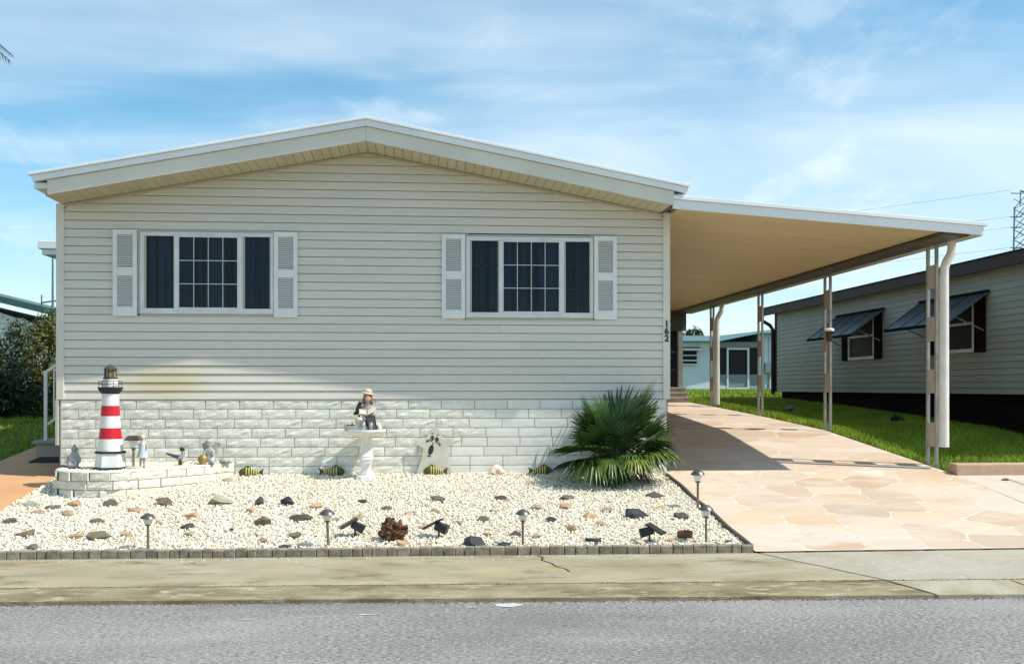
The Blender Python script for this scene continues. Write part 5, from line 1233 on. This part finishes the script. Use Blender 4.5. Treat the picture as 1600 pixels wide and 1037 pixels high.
tilted(-.055,.055,-.012,.012,0,.185).build('frame', M['dark'], bk_); tilted(-.042,.042,-.016,-.0125,.014,.171).build('face', M['grey'], bk_)
bl = MB(); bl.ell((BX+.155,BY-.04,FZ+.05),(.03,.03,.045)); tag(bl.build('white_flower', M['stone'], smooth=True), 'white lump at the right rim of the birdbath behind the slate', 'ornament')
# ------------------------------------------------------------------ ornaments in the planter
def gnd(x, y): return .680+.03*(1+y)
# grey crouching pair at left
ax, ay = -3.27, -.62; az_ = gnd(ax, ay)
st1 = thing('garden_statue', 'weathered grey stone gnome crouching left of the lighthouse', 'statue', (ax,ay,az_))
skin('body', [(ax,ay,az_+.03,.075,.06),(ax,ay,az_+.09,.062,.05),(ax,ay,az_+.14,.045,.04),(ax+.005,ay-.01,az_+.185,.034),(ax+.006,ay-.01,az_+.215,.028),(ax-.06,ay-.02,az_+.12,.022),(ax-.085,ay-.05,az_+.06,.018),(ax+.06,ay-.02,az_+.12,.022),(ax+.075,ay-.06,az_+.075,.018),(ax-.05,ay-.08,az_+.02,.028),(ax+.05,ay-.08,az_+.02,.028)],
     [(0,1),(1,2),(2,3),(3,4),(2,5),(5,6),(2,7),(7,8),(0,9),(0,10)], 'statue', st1)
b = MB(); b.lathe([(.045,.205),(.036,.222),(.018,.25),(.004,.275)], 12, (ax+.006,ay-.01,az_)); b.build('hat', M['statue'], st1, smooth='auto')
b = MB(); b.ell((ax-.12,ay-.02,az_+.015),(.05,.035,.028)); b.build('tail', M['bronze2'], st1, smooth=True)
b = MB(); b.ell((ax+.01,ay-.085,az_+.02),(.085,.03,.016)); b.build('base', M['grey'], st1, smooth=True)
# girl in a pale blue dress
ax, ay = -2.535, -.58; az_ = gnd(ax, ay)-.02
gs = thing('girl_statue', 'faded girl statue in a pale blue dress behind the brown roofed lantern', 'statue', (ax,ay,az_))
skin('body', [(ax,ay,az_+.17,.03),(ax,ay,az_+.25,.034,.026),(ax,ay,az_+.295,.03,.022),(ax,ay,az_+.325,.013),(ax-.004,ay-.004,az_+.352,.024),(ax-.004,ay-.004,az_+.372,.022),(ax-.024,ay,az_+.09,.013),(ax-.026,ay-.004,az_+.015,.011),(ax+.018,ay,az_+.09,.013),(ax+.02,ay-.004,az_+.015,.011),
     (ax-.045,ay-.01,az_+.29,.012),(ax-.06,ay-.035,az_+.31,.010),(ax-.035,ay-.05,az_+.34,.009),(ax+.045,ay-.01,az_+.285,.012),(ax+.055,ay-.025,az_+.23,.010)],
     [(0,1),(1,2),(2,3),(3,4),(4,5),(0,6),(6,7),(0,8),(8,9),(2,10),(10,11),(11,12),(2,13),(13,14)], 'skin', gs)
b = MB(); b.lathe([(.062,.135),(.055,.17),(.040,.235),(.042,.28),(.028,.312)], 16, (ax,ay,az_)); b.build('dress', M['dress'], gs, smooth='auto')
b = MB(); b.ell((ax-.002,ay+.004,az_+.366),(.028,.027,.03)); b.build('hair', M['cream'], gs, smooth=True)
# duck with spread wing
ax, ay = -2.165, -.36; az_ = gnd(ax, ay)
dk = thing('duck_ornament', 'dark headed duck ornament with wing stretched out to the left in the planter', 'duck ornament', (ax,ay,az_))
b = MB(); b.tube([(ax,ay,az_-.03),(ax,ay,az_+.06)], .024, 8); b.build('stand', M['fishdark'], dk)
skin('body', [(ax-.055,ay,az_+.105,.020),(ax-.02,ay,az_+.085,.040),(ax+.025,ay,az_+.095,.042),(ax+.035,ay,az_+.135,.022),(ax+.022,ay,az_+.175,.022),(ax+.020,ay,az_+.19,.020)], [(0,1),(1,2),(2,3),(3,4),(4,5)], 'tin', dk)
b = MB(); b.ell((ax+.02,ay-.002,az_+.187),(.029,.029,.028)); b.build('head', M['dark'], dk, smooth=True)
b = MB(); b.ell((ax+.055,ay-.008,az_+.182),(.018,.012,.006)); b.build('beak', M['gold'], dk, smooth=True)
b = MB(); b.hexa([(ax+.0,ay-.035,az_+.11),(ax-.03,ay-.03,az_+.075),(ax-.155,ay-.04,az_+.135),(ax-.15,ay-.045,az_+.15),(ax+.0,ay-.025,az_+.115),(ax-.03,ay-.02,az_+.08),(ax-.155,ay-.03,az_+.14),(ax-.15,ay-.035,az_+.155)]); b.build('wing', M['grey'], dk)
b = MB(); b.hexa([(ax+.02,ay-.045,az_+.055),(ax+.03,ay-.04,az_+.05),(ax+.085,ay-.05,az_+.12),(ax+.06,ay-.05,az_+.125),(ax+.02,ay-.035,az_+.06),(ax+.03,ay-.03,az_+.055),(ax+.085,ay-.04,az_+.125),(ax+.06,ay-.04,az_+.13)]); b.build('wing', M['stone'], dk)
# silvery angel with gazing ball
ax, ay = -1.85, -.24; az_ = gnd(ax, ay)
ag = thing('angel_statue', 'silvery winged cherub statue with gold ball at the right end of the planter', 'statue', (ax,ay,az_))
skin('body', [(ax,ay,az_+.04,.058,.05),(ax,ay,az_+.10,.045,.04),(ax-.01,ay,az_+.155,.045,.036),(ax-.015,ay-.004,az_+.195,.018),(ax-.02,ay-.01,az_+.235,.035),(ax-.02,ay-.01,az_+.255,.032),(ax-.055,ay-.02,az_+.15,.020),(ax-.07,ay-.06,az_+.11,.016),(ax+.04,ay-.02,az_+.15,.020),(ax+.035,ay-.06,az_+.10,.016),(ax+.03,ay-.06,az_+.03,.03),(ax+.06,ay-.10,az_+.015,.024)],
     [(0,1),(1,2),(2,3),(3,4),(4,5),(2,6),(6,7),(2,8),(8,9),(0,10),(10,11)], 'statue', ag)
for s in (-1, 1):
    b = MB(); b.hexa([(ax+s*.015,ay+.035,az_+.13),(ax+s*.07,ay+.05,az_+.12),(ax+s*.11,ay+.055,az_+.24),(ax+s*.04,ay+.045,az_+.27),(ax+s*.015,ay+.045,az_+.13),(ax+s*.07,ay+.06,az_+.12),(ax+s*.11,ay+.065,az_+.24),(ax+s*.04,ay+.055,az_+.27)]); b.build('wing', M['statue'], ag, bevel=.004)
b = MB(); b.ell((ax-.02,ay+.0,az_+.262),(.040,.038,.030)); b.build('hair', M['statue'], ag, smooth=True)
b = MB(); b.ell((ax-.075,ay-.06,az_+.06),(.058,.055,.06)); b.build('ball', M['gold'], ag, smooth=True)
sm = MB(); sm.ell((-1.71,-.16,.735),(.055,.04,.035)); sm.ell((-1.655,-.12,.725),(.04,.03,.022)); tag(sm.build('stone_lump', M['statue'], smooth=True), 'grey stone lump on the planter rim right of the cherub', 'ornament')
